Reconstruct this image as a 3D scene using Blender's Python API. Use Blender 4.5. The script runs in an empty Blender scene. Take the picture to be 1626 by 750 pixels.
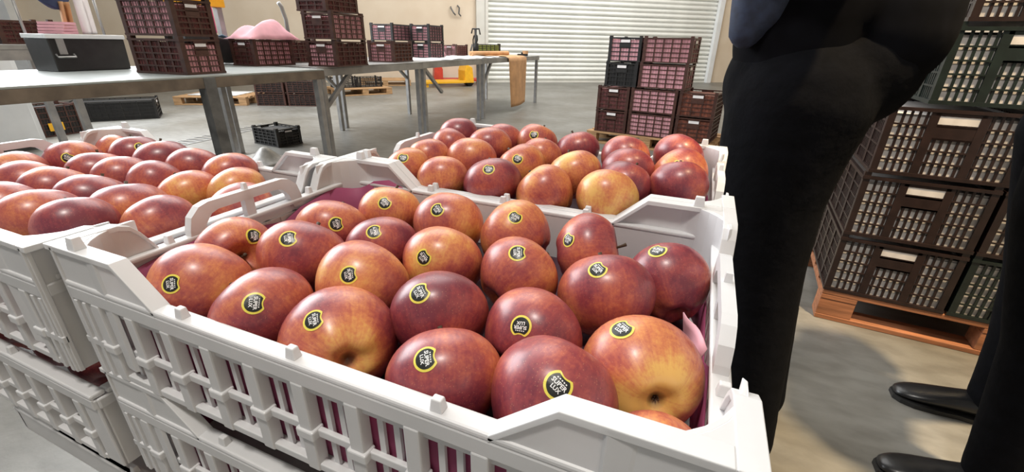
import bpy, bmesh, math, random
from mathutils import Vector, Matrix
from mathutils.bvhtree import BVHTree
random.seed(7)
PI = math.pi
scene = bpy.context.scene
COL = scene.collection

# ------------------------------------------------------------------ camera
cam_d = bpy.data.cameras.new('camera'); cam = bpy.data.objects.new('camera', cam_d); COL.objects.link(cam)
CAMP = Vector((0.5463, -0.1757, 1.10))
CR = Vector((0.9210, 0.3890, 0.0193)); CD = Vector((0.1730, -0.3642, -0.9151)); CF = Vector((-0.3489, 0.8462, -0.4027))
m3 = Matrix((CR, -CD, -CF)).transposed()
cam.matrix_world = Matrix.Translation(CAMP) @ m3.to_4x4()
cam_d.sensor_fit = 'HORIZONTAL'; cam_d.sensor_width = 36.0; cam_d.lens = 36.0 * 697 / 1626
cam_d.clip_start = 0.01; cam_d.clip_end = 100
scene.camera = cam
vs = scene.view_settings
vs.view_transform = 'Standard'; vs.look = 'None'; vs.gamma = 1.0; vs.use_curve_mapping = False
vs.exposure = 0.25

# ------------------------------------------------------------------ world and lights
w = bpy.data.worlds.new('daylight'); scene.world = w; w.use_nodes = True
w.node_tree.nodes['Background'].inputs[0].default_value = (0.90, 0.95, 1.0, 1)
w.node_tree.nodes['Background'].inputs[1].default_value = 0.34

def area(name, loc, target, sx, sy, power, col):
    d = bpy.data.lights.new(name, 'AREA'); d.shape = 'RECTANGLE'; d.size = sx; d.size_y = sy
    d.energy = power; d.color = col
    o = bpy.data.objects.new(name, d); COL.objects.link(o); o.location = loc
    o.rotation_euler = (Vector(target) - Vector(loc)).to_track_quat('-Z', 'Y').to_euler()
    return o
area('loading_door_daylight', (-7.5, 2.2, 3.6), (0, 0.6, 0.8), 5.0, 4.0, 640, (0.94, 0.97, 1.0))
area('overhead_fill_light', (-4.0, 6.0, 6.2), (-4.0, 6.0, 0), 7.0, 7.0, 520, (1.0, 0.99, 0.97))  # added fill from above to boost the indoor light, no real roof panel
area('overhead_fill_light', (-1.0, 11.0, 6.2), (-2.2, 14.0, 1.5), 5.0, 4.0, 420, (1.0, 0.99, 0.97))  # second added fill, brightens the back wall and shutter
area('high_bay_lamp', (0.2, -1.1, 4.8), (0.2, 0.4, 0.8), 0.4, 0.4, 95, (1.0, 0.95, 0.88))
sd_ = bpy.data.lights.new('warm_spot_lamp', 'SPOT'); sd_.energy = 1700; sd_.color = (1.0, 0.76, 0.46); sd_.spot_size = math.radians(46); sd_.spot_blend = 0.6; sd_.shadow_soft_size = 0.12
so_ = bpy.data.objects.new('warm_spot_lamp', sd_); COL.objects.link(so_); so_.location = (1.95, 0.60, 5.0)
so_.rotation_euler = (Vector((1.75, 1.7, 0)) - Vector(so_.location)).to_track_quat('-Z', 'Y').to_euler()

# ------------------------------------------------------------------ helpers
class MB:
    def __init__(s): s.v = []; s.f = []
    def box(s, x0, x1, y0, y1, z0, z1, taper=0.0):
        b = len(s.v); t = taper
        s.v += [(x0,y0,z0),(x1,y0,z0),(x1,y1,z0),(x0,y1,z0),(x0+t,y0+t,z1),(x1-t,y0+t,z1),(x1-t,y1-t,z1),(x0+t,y1-t,z1)]
        s.f += [(b,b+3,b+2,b+1),(b+4,b+5,b+6,b+7),(b,b+1,b+5,b+4),(b+1,b+2,b+6,b+5),(b+2,b+3,b+7,b+6),(b+3,b,b+4,b+7)]
        return s
    def bar(s, p, q, a, b_, up=(0,0,1)):
        p = Vector(p); q = Vector(q); d = (q-p).normalized(); u = Vector(up)
        if abs(d.dot(u)) > 0.98: u = Vector((1,0,0))
        x = d.cross(u).normalized() * a/2; y = x.cross(d).normalized() * b_/2
        b = len(s.v)
        for c in (p, q):
            s.v += [tuple(c-x-y), tuple(c+x-y), tuple(c+x+y), tuple(c-x+y)]
        s.f += [(b+3,b+2,b+1,b),(b+4,b+5,b+6,b+7)] + [(b+i, b+(i+1)%4, b+4+(i+1)%4, b+4+i) for i in range(4)]
        return s
    def prism(s, poly, fn, t0, t1):      # poly of 2-D points, fn(a, b, t) -> xyz
        b = len(s.v); n = len(poly)
        s.v += [fn(a, c, t0) for a, c in poly] + [fn(a, c, t1) for a, c in poly]
        s.f += [tuple(range(b+n-1, b-1, -1)), tuple(range(b+n, b+2*n))] + [(b+i, b+(i+1)%n, b+n+(i+1)%n, b+n+i) for i in range(n)]
        return s
    def tube(s, pts, rad, n=10, sq=(1,1), cap=True):
        pts = [Vector(p) for p in pts]; R = rad if isinstance(rad, (list, tuple)) else [rad]*len(pts)
        b = len(s.v); ref = None
        for i, p in enumerate(pts):
            d = (pts[min(i+1, len(pts)-1)] - pts[max(i-1, 0)]).normalized()
            if ref is None:
                ref = Vector((0,0,1)) if abs(d.z) < 0.9 else Vector((1,0,0))
            x = d.cross(ref).normalized(); y = x.cross(d).normalized(); ref = y
            for k in range(n):
                a = 2*PI*k/n; s.v.append(tuple(p + x*math.cos(a)*R[i]*sq[0] + y*math.sin(a)*R[i]*sq[1]))
        for i in range(len(pts)-1):
            for k in range(n):
                s.f.append((b+i*n+k, b+i*n+(k+1)%n, b+(i+1)*n+(k+1)%n, b+(i+1)*n+k))
        if cap:
            s.f.append(tuple(range(b+n-1, b-1, -1))); s.f.append(tuple(b+(len(pts)-1)*n+k for k in range(n)))
        return s
    def lathe(s, prof, n=24, c=(0,0,0)):
        b = len(s.v)
        for r, z in prof:
            for k in range(n):
                a = 2*PI*k/n; s.v.append((c[0]+r*math.cos(a), c[1]+r*math.sin(a), c[2]+z))
        for i in range(len(prof)-1):
            for k in range(n):
                s.f.append((b+i*n+k, b+i*n+(k+1)%n, b+(i+1)*n+(k+1)%n, b+(i+1)*n+k))
        return s
    def grid(s, nx, ny, fn):
        b = len(s.v)
        for j in range(ny+1):
            for i in range(nx+1): s.v.append(tuple(fn(i/nx, j/ny)))
        for j in range(ny):
            for i in range(nx):
                q = b+j*(nx+1)+i; s.f.append((q, q+1, q+nx+2, q+nx+1))
        return s
    def mesh(s, name, mat=None, smooth=False):
        m = bpy.data.meshes.new(name); m.from_pydata(s.v, [], s.f); m.validate()
        bm = bmesh.new(); bm.from_mesh(m); bmesh.ops.recalc_face_normals(bm, faces=bm.faces); bm.to_mesh(m); bm.free()
        if mat: m.materials.append(mat)
        if smooth:
            for p in m.polygons: p.use_smooth = True
        return m

def put(name, me, parent=None, loc=(0,0,0), rz=0.0, bevel=0.0, seg=2, solid=0.0, subsurf=0):
    o = bpy.data.objects.new(name, me); COL.objects.link(o)
    o.parent = parent; o.location = loc; o.rotation_euler = (0, 0, rz)
    if solid: md = o.modifiers.new('thick', 'SOLIDIFY'); md.thickness = solid; md.offset = 0
    if subsurf: md = o.modifiers.new('sub', 'SUBSURF'); md.levels = subsurf; md.render_levels = subsurf
    if bevel: md = o.modifiers.new('bev', 'BEVEL'); md.width = bevel; md.segments = seg; md.limit_method = 'ANGLE'
    return o
def tag(o, label, cat, group=None):
    o['label'] = label; o['category'] = cat
    if group: o['group'] = group
    return o
def thing(name, label, cat, loc=(0,0,0), rz=0.0, group=None):
    o = bpy.data.objects.new(name, None); COL.objects.link(o); o.empty_display_size = 0.05
    o.location = loc; o.rotation_euler = (0, 0, rz)
    return tag(o, label, cat, group)
def struct(o):
    o['kind'] = 'structure'; return o

# ------------------------------------------------------------------ materials
def mat(name, col, rough=0.5, var=0.12, scale=8.0, metal=0.0, bump=0.0, col2=None, stretch=(1,1,1), sub=0.0, spec=0.5, coords='Object', alpha=1.0, trans=0.0):
    m = bpy.data.materials.new(name); m.use_nodes = True
    nt = m.node_tree; N = nt.nodes; L = nt.links; P = N['Principled BSDF']
    tc = N.new('ShaderNodeTexCoord'); mp = N.new('ShaderNodeMapping'); mp.inputs['Scale'].default_value = stretch
    L.new(tc.outputs[coords], mp.inputs['Vector'])
    nz = N.new('ShaderNodeTexNoise'); nz.inputs['Scale'].default_value = scale; nz.inputs['Detail'].default_value = 6
    L.new(mp.outputs[0], nz.inputs['Vector'])
    rp = N.new('ShaderNodeValToRGB'); rp.color_ramp.elements[0].position = 0.32; rp.color_ramp.elements[1].position = 0.68
    c2 = col2 or tuple(min(1, c*(1+var)) for c in col); c1 = col if col2 else tuple(c*(1-var) for c in col)
    rp.color_ramp.elements[0].color = (*c1, 1); rp.color_ramp.elements[1].color = (*c2, 1)
    L.new(nz.outputs[0], rp.inputs[0]); L.new(rp.outputs[0], P.inputs['Base Color'])
    P.inputs['Roughness'].default_value = rough; P.inputs['Metallic'].default_value = metal
    P.inputs['Specular IOR Level'].default_value = spec
    if sub:
        P.inputs['Subsurface Weight'].default_value = sub; P.inputs['Subsurface Radius'].default_value = (0.01, 0.01, 0.01)
        P.inputs['Subsurface Scale'].default_value = 0.5
    if trans: P.inputs['Transmission Weight'].default_value = trans
    if alpha < 1: P.inputs['Alpha'].default_value = alpha
    if bump:
        b = N.new('ShaderNodeBump'); b.inputs['Strength'].default_value = bump; b.inputs['Distance'].default_value = 0.01
        L.new(nz.outputs[0], b.inputs['Height']); L.new(b.outputs[0], P.inputs['Normal'])
    return m
M = {}
M['white_plastic'] = mat('white_plastic', (0.86, 0.86, 0.87), 0.36, 0.03, 14)
def translucent(m, w_):
    N = m.node_tree.nodes; L = m.node_tree.links; P = N['Principled BSDF']; O = N['Material Output']
    t = N.new('ShaderNodeBsdfTranslucent'); x = N.new('ShaderNodeMixShader'); x.inputs[0].default_value = w_
    src = P.inputs['Base Color'].links[0].from_socket; L.new(src, t.inputs['Color'])
    L.new(P.outputs[0], x.inputs[1]); L.new(t.outputs[0], x.inputs[2]); L.new(x.outputs[0], O.inputs['Surface'])
translucent(M['white_plastic'], 0.28)
M['pink_liner'] = mat('pink_liner', (0.52, 0.12, 0.25), 0.55, 0.12, 10)
translucent(M['pink_liner'], 0.45)
M['pink_paper'] = mat('pink_paper', (0.78, 0.40, 0.46), 0.7, 0.12, 9, bump=0.15)
M['pink_sheet'] = mat('pink_sheet', (0.62, 0.30, 0.34), 0.7, 0.2, 12)
M['maroon_sheet'] = mat('maroon_sheet', (0.13, 0.035, 0.035), 0.6, 0.5, 25)
M['rust_sheet'] = mat('rust_sheet', (0.20, 0.06, 0.035), 0.6, 0.6, 25)
M['white_sheet'] = mat('white_sheet', (0.52, 0.49, 0.47), 0.6, 0.2, 12)
M['brown_plastic'] = mat('brown_plastic', (0.062, 0.024, 0.017), 0.42, 0.3, 20)
M['dark_brown_plastic'] = mat('dark_brown_plastic', (0.019, 0.0095, 0.008), 0.38, 0.3, 20)
M['black_plastic'] = mat('black_plastic', (0.016, 0.015, 0.015), 0.42, 0.3, 20)
M['green_plastic'] = mat('green_plastic', (0.007, 0.0130, 0.0108), 0.42, 0.3, 20)
M['gap_shade_dark'] = mat('gap_shade_dark', (0.05, 0.014, 0.03), 0.6, 0.2, 20)  # dark colour stands in for the shade between apples
M['wood'] = mat('wood', (0.42, 0.25, 0.12), 0.75, 0.3, 6, bump=0.2, stretch=(1, 8, 8))
M['red_wood'] = mat('red_wood', (0.30, 0.12, 0.055), 0.75, 0.3, 6, bump=0.2, stretch=(1, 8, 8))
M['steel'] = mat('steel', (0.30, 0.30, 0.30), 0.42, 0.25, 12, metal=0.6, col2=(0.42, 0.41, 0.40))
M['dark_steel'] = mat('dark_steel', (0.13, 0.13, 0.13), 0.5, 0.3, 12, metal=0.4)
M['galvanised'] = mat('galvanised', (0.26, 0.26, 0.255), 0.42, 0.25, 5, metal=0.5, col2=(0.42, 0.42, 0.41))
M['rail_wood'] = mat('rail_wood', (0.16, 0.125, 0.095), 0.6, 0.3, 9, stretch=(6, 1, 1))
M['table_sheet'] = mat('table_sheet', (0.36, 0.39, 0.38), 0.35, 0.15, 4)
M['white_paint'] = mat('white_paint', (0.74, 0.76, 0.77), 0.45, 0.05, 4)
M['white_paper'] = mat('white_paper', (0.85, 0.82, 0.83), 0.6, 0.06, 9)
M['kraft'] = mat('kraft', (0.55, 0.31, 0.15), 0.7, 0.15, 7, bump=0.15)
M['yellow_paint'] = mat('yellow_paint', (0.80, 0.42, 0.02), 0.4, 0.1, 8)
M['red_paint'] = mat('red_paint', (0.50, 0.05, 0.03), 0.4, 0.15, 8)
M['rubber'] = mat('rubber', (0.012, 0.012, 0.012), 0.55, 0.3, 20)
M['black_cloth'] = mat('black_cloth', (0.0022, 0.0024, 0.0036), 0.95, 0.3, 30, spec=0.1, bump=0.3)
M['navy_cloth'] = mat('navy_cloth', (0.0024, 0.0026, 0.0040), 0.95, 0.3, 30, spec=0.1)
M['denim'] = mat('denim', (0.016, 0.026, 0.055), 0.8, 0.35, 60)
M['navy'] = mat('navy', (0.02, 0.035, 0.09), 0.7, 0.3, 12)
M['skin'] = mat('skin', (0.50, 0.28, 0.19), 0.55, 0.08, 12)
M['hair'] = mat('hair', (0.02, 0.014, 0.010), 0.6, 0.3, 40)
M['eye'] = mat('eye', (0.03, 0.02, 0.015), 0.2, 0.1, 10)
M['leather'] = mat('leather', (0.010, 0.010, 0.011), 0.32, 0.3, 25, bump=0.1)
M['shutter'] = mat('shutter', (0.76, 0.77, 0.73), 0.45, 0.05, 3)
M['frame_grey'] = mat('frame_grey', (0.62, 0.61, 0.56), 0.5, 0.06, 3)
M['sticker_yellow'] = mat('sticker_yellow', (0.80, 0.68, 0.10), 0.4, 0.05, 40)
M['sticker_black'] = mat('sticker_black', (0.012, 0.013, 0.012), 0.35, 0.1, 40)
M['sticker_white'] = mat('sticker_white', (0.88, 0.88, 0.88), 0.4, 0.03, 40)
M['stem'] = mat('stem', (0.06, 0.032, 0.015), 0.7, 0.3, 60)
M['light_blue'] = mat('light_blue', (0.25, 0.42, 0.58), 0.6, 0.1, 8)
M['magenta'] = mat('magenta', (0.55, 0.05, 0.18), 0.6, 0.15, 8)
M['fruit_green'] = mat('fruit_green', (0.45, 0.50, 0.10), 0.5, 0.3, 30)
M['plastic_film'] = mat('plastic_film', (0.55, 0.53, 0.50), 0.35, 0.2, 16, bump=0.4)

def wall_mat():
    m = mat('wall_plaster', (0.64, 0.53, 0.40), 0.85, 0.1, 1.2, bump=0.05, col2=(0.72, 0.62, 0.49)); return m
M['wall'] = wall_mat()
def floor_mat():
    m = bpy.data.materials.new('concrete_floor'); m.use_nodes = True
    nt = m.node_tree; N = nt.nodes; L = nt.links; P = N['Principled BSDF']
    tc = N.new('ShaderNodeTexCoord')
    def nz(scale, det, st=(1,1,1)):
        mp = N.new('ShaderNodeMapping'); mp.inputs['Scale'].default_value = st; L.new(tc.outputs['Object'], mp.inputs[0])
        n = N.new('ShaderNodeTexNoise'); n.inputs['Scale'].default_value = scale; n.inputs['Detail'].default_value = det
        L.new(mp.outputs[0], n.inputs['Vector']); return n
    a = nz(1.3, 8); b = nz(7, 9, (1, 2.5, 1)); c = nz(60, 4)
    r = N.new('ShaderNodeValToRGB'); r.color_ramp.elements[0].position = 0.3; r.color_ramp.elements[1].position = 0.72
    r.color_ramp.elements[0].color = (0.135, 0.126, 0.105, 1); r.color_ramp.elements[1].color = (0.225, 0.222, 0.207, 1)
    L.new(a.outputs[0], r.inputs[0])
    r2 = N.new('ShaderNodeValToRGB'); r2.color_ramp.elements[0].position = 0.36; r2.color_ramp.elements[1].position = 0.6
    r2.color_ramp.elements[0].color = (0.72, 0.71, 0.70, 1); r2.color_ramp.elements[1].color = (1, 1, 1, 1)
    L.new(b.outputs[0], r2.inputs[0])
    mx = N.new('ShaderNodeMixRGB'); mx.blend_type = 'MULTIPLY'; mx.inputs[0].default_value = 0.8
    L.new(r.outputs[0], mx.inputs[1]); L.new(r2.outputs[0], mx.inputs[2])
    L.new(mx.outputs[0], P.inputs['Base Color'])
    P.inputs['Roughness'].default_value = 0.42
    bp = N.new('ShaderNodeBump'); bp.inputs['Strength'].default_value = 0.12; bp.inputs['Distance'].default_value = 0.01
    L.new(c.outputs[0], bp.inputs['Height']); L.new(bp.outputs[0], P.inputs['Normal'])
    return m
M['floor'] = floor_mat()

def apple_mat():
    m = bpy.data.materials.new('apple_skin'); m.use_nodes = True
    nt = m.node_tree; N = nt.nodes; L = nt.links; P = N['Principled BSDF']
    tc = N.new('ShaderNodeTexCoord'); oi = N.new('ShaderNodeObjectInfo')
    at = N.new('ShaderNodeAttribute'); at.attribute_type = 'OBJECT'; at.attribute_name = 'tone'
    sc = N.new('ShaderNodeMath'); sc.operation = 'MULTIPLY'; sc.inputs[1].default_value = 37.0; L.new(oi.outputs['Random'], sc.inputs[0])
    # meridian coordinates: unit xy times k, z squeezed -> streaks run from stem to calyx
    sp = N.new('ShaderNodeSeparateXYZ'); L.new(tc.outputs['Object'], sp.inputs[0])
    cxy = N.new('ShaderNodeCombineXYZ'); L.new(sp.outputs[0], cxy.inputs[0]); L.new(sp.outputs[1], cxy.inputs[1])
    nm = N.new('ShaderNodeVectorMath'); nm.operation = 'NORMALIZE'; L.new(cxy.outputs[0], nm.inputs[0])
    sp2 = N.new('ShaderNodeSeparateXYZ'); L.new(nm.outputs[0], sp2.inputs[0])
    zz = N.new('ShaderNodeMath'); zz.operation = 'MULTIPLY'; zz.inputs[1].default_value = 0.10; L.new(sp.outputs[2], zz.inputs[0])
    cm = N.new('ShaderNodeCombineXYZ'); L.new(sp2.outputs[0], cm.inputs[0]); L.new(sp2.outputs[1], cm.inputs[1]); L.new(zz.outputs[0], cm.inputs[2])
    st = N.new('ShaderNodeTexNoise'); st.noise_dimensions = '4D'; st.inputs['Scale'].default_value = 16; st.inputs['Detail'].default_value = 5
    L.new(cm.outputs[0], st.inputs['Vector']); L.new(sc.outputs[0], st.inputs['W'])
    pt = N.new('ShaderNodeTexNoise'); pt.noise_dimensions = '4D'; pt.inputs['Scale'].default_value = 0.95; pt.inputs['Detail'].default_value = 3
    L.new(tc.outputs['Object'], pt.inputs['Vector']); L.new(sc.outputs[0], pt.inputs['W'])
    mo = N.new('ShaderNodeTexNoise'); mo.inputs['Scale'].default_value = 13; mo.inputs['Detail'].default_value = 8; mo.inputs['Roughness'].default_value = 0.65; L.new(tc.outputs['Object'], mo.inputs['Vector'])
    # fac = patch*1.5 + streak*.5 + mottle*.3 + tone - offset
    def math_(op, a, b):
        n = N.new('ShaderNodeMath'); n.operation = op
        for i, x in enumerate((a, b)):
            if isinstance(x, (int, float)): n.inputs[i].default_value = x
            else: L.new(x, n.inputs[i])
        return n.outputs[0]
    f = math_('ADD', math_('MULTIPLY', pt.outputs[0], 1.75), math_('MULTIPLY', st.outputs[0], 0.36))
    f = math_('ADD', f, math_('MULTIPLY', mo.outputs[0], 0.62))
    f = math_('ADD', f, math_('MULTIPLY', at.outputs['Fac'], 0.85))
    # calyx end (negative z) turns yellower
    cz = math_('MAXIMUM', math_('SUBTRACT', math_('MULTIPLY', sp.outputs[2], -1.0), 0.52), 0.0)
    ca = N.new('ShaderNodeAttribute'); ca.attribute_type = 'OBJECT'; ca.attribute_name = 'calyx_yellow'
    f = math_('ADD', f, math_('MULTIPLY', math_('MULTIPLY', cz, ca.outputs['Fac']), 1.2))
    f = math_('SUBTRACT', f, 1.24)
    rp = N.new('ShaderNodeValToRGB'); e = rp.color_ramp.elements
    e[0].position = 0.05; e[0].color = (0.180, 0.028, 0.046, 1)
    e[1].position = 1.0; e[1].color = (0.76, 0.44, 0.12, 1)
    for p, c in ((0.28, (0.305, 0.052, 0.058)), (0.50, (0.47, 0.110, 0.068)), (0.72, (0.64, 0.225, 0.085))):
        x = e.new(p); x.color = (*c, 1)
    L.new(f, rp.inputs[0])
    # pale lenticels
    vo = N.new('ShaderNodeTexVoronoi'); vo.inputs['Scale'].default_value = 19; L.new(tc.outputs['Object'], vo.inputs['Vector'])
    lr = N.new('ShaderNodeValToRGB'); lr.color_ramp.elements[0].position = 0.08; lr.color_ramp.elements[0].color = (1,1,1,1)
    lr.color_ramp.elements[1].position = 0.19; lr.color_ramp.elements[1].color = (0,0,0,1)
    L.new(vo.outputs['Distance'], lr.inputs[0])
    lf = math_('MULTIPLY', lr.outputs[0], 0.42)
    mx = N.new('ShaderNodeMixRGB'); L.new(lf, mx.inputs[0]); L.new(rp.outputs[0], mx.inputs[1]); mx.inputs[2].default_value = (0.62, 0.34, 0.18, 1)
    # brown russet in the stem and calyx wells
    rr = N.new('ShaderNodeMath'); rr.operation = 'MULTIPLY'; L.new(sp.outputs[0], rr.inputs[0]); L.new(sp.outputs[0], rr.inputs[1])
    r2 = math_('ADD', rr.outputs[0], math_('MULTIPLY', sp.outputs[1], sp.outputs[1]))
    wl = N.new('ShaderNodeValToRGB'); wl.color_ramp.elements[0].position = 0.0; wl.color_ramp.elements[0].color = (1,1,1,1)
    wl.color_ramp.elements[1].position = 0.028; wl.color_ramp.elements[1].color = (0,0,0,1); L.new(r2, wl.inputs[0])
    mx2 = N.new('ShaderNodeMixRGB'); L.new(math_('MULTIPLY', wl.outputs[0], 0.85), mx2.inputs[0]); L.new(mx.outputs[0], mx2.inputs[1]); mx2.inputs[2].default_value = (0.055, 0.03, 0.012, 1)
    L.new(mx2.outputs[0], P.inputs['Base Color'])
    P.inputs['Roughness'].default_value = 0.40; P.inputs['Specular IOR Level'].default_value = 0.55
    P.inputs['Coat Weight'].default_value = 0.25; P.inputs['Coat Roughness'].default_value = 0.24
    return m
M['apple'] = apple_mat()

# ------------------------------------------------------------------ the setting
fl_o = struct(put('floor', MB().box(-22, 6.0, -9, 26, -0.2, 0.0).mesh('floor', M['floor'])))
WA = math.radians(36.76); WORG = (-5.514, 12.38, 0)
wb = MB().box(-16, -0.02, 0, 0.25, 0, 6.6); wb.box(7.52, 12.55, 0, 0.25, 0, 6.6); wb.box(-0.02, 7.52, 0, 0.25, 4.5, 6.6)
struct(put('wall_back', wb.mesh('wall_back', M['wall']), loc=WORG, rz=WA))
struct(put('wall_right', MB().box(4.6, 4.85, -9, 20, 0, 6.6).mesh('wall_right', M['wall'])))
struct(put('ceiling', MB().box(-20, 4.85, -9, 24, 6.6, 6.8).mesh('ceiling', M['frame_grey'])))
# roller shutter, one object per slat
dr = bpy.data.objects.new('door_1', None); COL.objects.link(dr); dr.location = WORG; dr.rotation_euler = (0, 0, WA); struct(dr)
SH = 0.262
prof = []
for i in range(13):
    t = i/12; prof.append((0.10 - 0.055*abs(math.sin(2*PI*t))**0.8 + (0.02 if i in (0, 12) else 0), t*SH*0.995))
sl = MB(); n = len(prof)
sl.v = [(0.0, y, z) for y, z in prof] + [(7.5, y, z) for y, z in prof]
sl.f = [(i, i+1, n+i+1, n+i) for i in range(n-1)]
slm = sl.mesh('shutter_slat', M['shutter'], True)
for k in range(17): put('slat', slm, dr, (0, 0, 0.06 + k*SH))
put('bottom_rail', MB().box(0, 7.5, 0.02, 0.12, 0, 0.06).mesh('bottom_rail', M['frame_grey']), dr)
struct(put('trim_1', MB().box(-0.35, -0.02, -0.12, 0.04, 0, 4.6).box(-0.10, -0.02, -0.16, -0.12, 0, 4.6).mesh('trim_1', M['frame_grey']), loc=WORG, rz=WA))
struct(put('trim_2', MB().box(7.46, 7.62, -0.10, 0.04, 0, 4.6).mesh('trim_2', M['white_paint']), loc=WORG, rz=WA))
struct(put('trim_3', MB().box(-11.6, -10.95, -0.35, 0.0, 0, 6.6).mesh('trim_3', M['white_paint']), loc=WORG, rz=WA))
# small bracket on the wall left of the shutter
br = MB().tube([(-1.05, -0.02, 1.98), (-1.05, -0.08, 1.95), (-0.98, -0.10, 1.83), (-0.93, -0.08, 1.78)], 0.02, 8)
br.tube([(-0.86, -0.02, 2.02), (-0.82, -0.10, 1.96), (-0.84, -0.10, 1.82), (-0.78, -0.06, 1.76)], 0.02, 8)
tag(put('wall_hook', br.mesh('wall_hook', M['dark_steel']), loc=WORG, rz=WA), 'small dark metal hooks fixed high on the wall left of the shutter', 'hook')
# floor drain grating
dg = thing('floor_drain', 'slotted drain grating let into the floor under the tables', 'drain', (-4.80, 3.25, 0.0), math.radians(98))
put('drain_frame', MB().box(-1.0, 1.0, -0.13, -0.115, 0.0, 0.006).box(-1.0, 1.0, 0.115, 0.13, 0.0, 0.006).mesh('drain_frame', M['steel']), dg)
put('drain_channel', MB().box(-1.0, 1.0, -0.115, 0.115, 0.0005, 0.0015).mesh('drain_channel', M['dark_steel']), dg)
bme = MB().box(-0.03, 0.03, -0.115, 0.115, 0.0015, 0.006).mesh('drain_bar', M['floor'])
for k in range(19): put('grating_bar', bme, dg, (-0.95 + k*0.105, 0, 0))

# ------------------------------------------------------------------ white apple crates
RZ = 0.8812; RIM = 0.111; STEP = 0.148
WP = M['white_plastic']
def corner_meshes():
    out = {}
    for sx in (-1, 1):
        for sy in (-1, 1):
            b = MB()
            X = lambda s_: sx*(0.3 - s_); Y = lambda s_: sy*(0.2 - s_)
            # wings: plain sheet below, thick flange along the top outline
            pl = [(0, 0.0), (0.034, 0.0), (0.034, 0.091), (0.140, 0.091), (0.140, 0.108), (0.096, 0.146), (0, 0.146)]
            b.prism(pl, lambda a, z, t: (X(a), Y(t), z), 0.002, 0.006)
            ps = [(0, 0.0), (0.030, 0.0), (0.030, 0.091), (0.084, 0.091), (0.084, 0.108), (0.071, 0.132), (0.063, 0.142), (0.054, 0.146), (0, 0.146)]
            b.prism(ps, lambda a, z, t: (X(t), Y(a), z), 0.002, 0.006)
            def flange(pts, f):
                q = [(a, z) for a, z in pts] + [(a, z-0.006) for a, z in reversed(pts)]
                b.prism(q, f, 0.0, 0.015)
            flange([(0.0093, 0.148), (0.097, 0.148), (0.140, 0.110)], lambda a, z, t: (X(a), Y(t), z))
            flange([(0, 0.148), (0.054, 0.148), (0.064, 0.144), (0.072, 0.134), (0.085, 0.110)], lambda a, z, t: (X(t-0.006), Y(a), z))
            # rounded inner corner: web on top and a curved skin below it
            r = 0.070; arc = [(r - r*math.sin(t*PI/16), r - r*math.cos(t*PI/16)) for t in range(9)]
            b.prism([(0, 0)] + arc[::-1], lambda a, c, t: (X(a+0.0003), Y(c+0.0003), t), 0.1425, 0.1474)
            arc2 = [(a+0.003, c+0.003) for a, c in arc]
            b.prism(arc + arc2[::-1], lambda a, c, t: (X(a), Y(c), t), 0.020, 0.1470)
            for a in (0.010, 0.024):
                b.box(min(X(a-0.0025), X(a+0.0025)), max(X(a-0.0025), X(a+0.0025)), min(Y(-0.0006), Y(0.0045)), max(Y(-0.0006), Y(0.0045)), 0.0, 0.090)
            b.box(min(X(0), X(0.034)), max(X(0), X(0.034)), min(Y(-0.0004), Y(0.0042)), max(Y(-0.0004), Y(0.0042)), 0.037, 0.045)
            # stacking lug on the wing and outer stiffeners
            if (sx, sy) != (1, -1): b.box(min(X(0.030), X(0.043)), max(X(0.030), X(0.043)), min(Y(0.002), Y(0.012)), max(Y(0.002), Y(0.012)), 0.148, 0.160, 0.0015)
            out[sx, sy] = b.mesh('corner_panel', WP)
    return out
CORN = corner_meshes()
LOWC = MB().box(0.266, 0.298, -0.198, -0.194, 0, 0.104).box(0.294, 0.298, -0.194, -0.17, 0, 0.104).box(0.16, 0.298, -0.1985, -0.1945, 0.091, 0.104).mesh('corner_panel', WP)
RIBX = [-0.3 + 0.0425 + 0.0515*k for k in range(11)]
rb = MB()
for sy in (-1, 1):
    rb.box(-0.297, 0.297, min(sy*0.2, sy*0.185), max(sy*0.2, sy*0.185), 0.105, 0.111)
    rb.box(-0.297, 0.297, min(sy*0.2, sy*0.196), max(sy*0.2, sy*0.196), 0.090, 0.106)
for sx in (-1, 1):
    rb.box(min(sx*0.3, sx*0.285), max(sx*0.3, sx*0.285), -0.1848, 0.1848, 0.105, 0.111)
    rb.box(min(sx*0.3, sx*0.296), max(sx*0.3, sx*0.296), -0.1955, 0.1955, 0.090, 0.1045)
W_RIM = rb.mesh('crate_rim', WP)
W_FLOOR = MB().box(-0.292, 0.292, -0.192, 0.192, 0.0, 0.005).mesh('crate_floor', WP)
# long side: rails (and inner skin strip) with ribs and slats
W_SIDE = MB().box(-0.268, 0.268, -0.199, -0.192, 0.0, 0.008).box(-0.268, 0.268, -0.1965, -0.192, 0.037, 0.045).box(-0.268, 0.268, -0.196, -0.192, 0.082, 0.092).mesh('side_rails', WP)
W_RIB = MB().box(-0.0065, 0.0065, -0.2005, -0.189, 0.0, 0.092).box(-0.009, 0.009, -0.2025, -0.19, 0.036, 0.046).mesh('side_rib', WP)
W_SLAT = MB().box(-0.0026, 0.0026, -0.1925, -0.1895, 0.006, 0.092).mesh('side_slat', WP)
fs = MB().box(-0.268, 0.268, 0.192, 0.199, 0, 0.008).box(-0.268, 0.268, 0.192, 0.1965, 0.037, 0.045).box(-0.268, 0.268, 0.192, 0.196, 0.082, 0.092)
for x in RIBX:
    fs.box(x-0.0065, x+0.0065, 0.189, 0.2005, 0, 0.092)
    for d in (0.0185, 0.033): fs.box(x+d-0.0035, x+d+0.0035, 0.1895, 0.1925, 0.006, 0.092)
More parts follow.
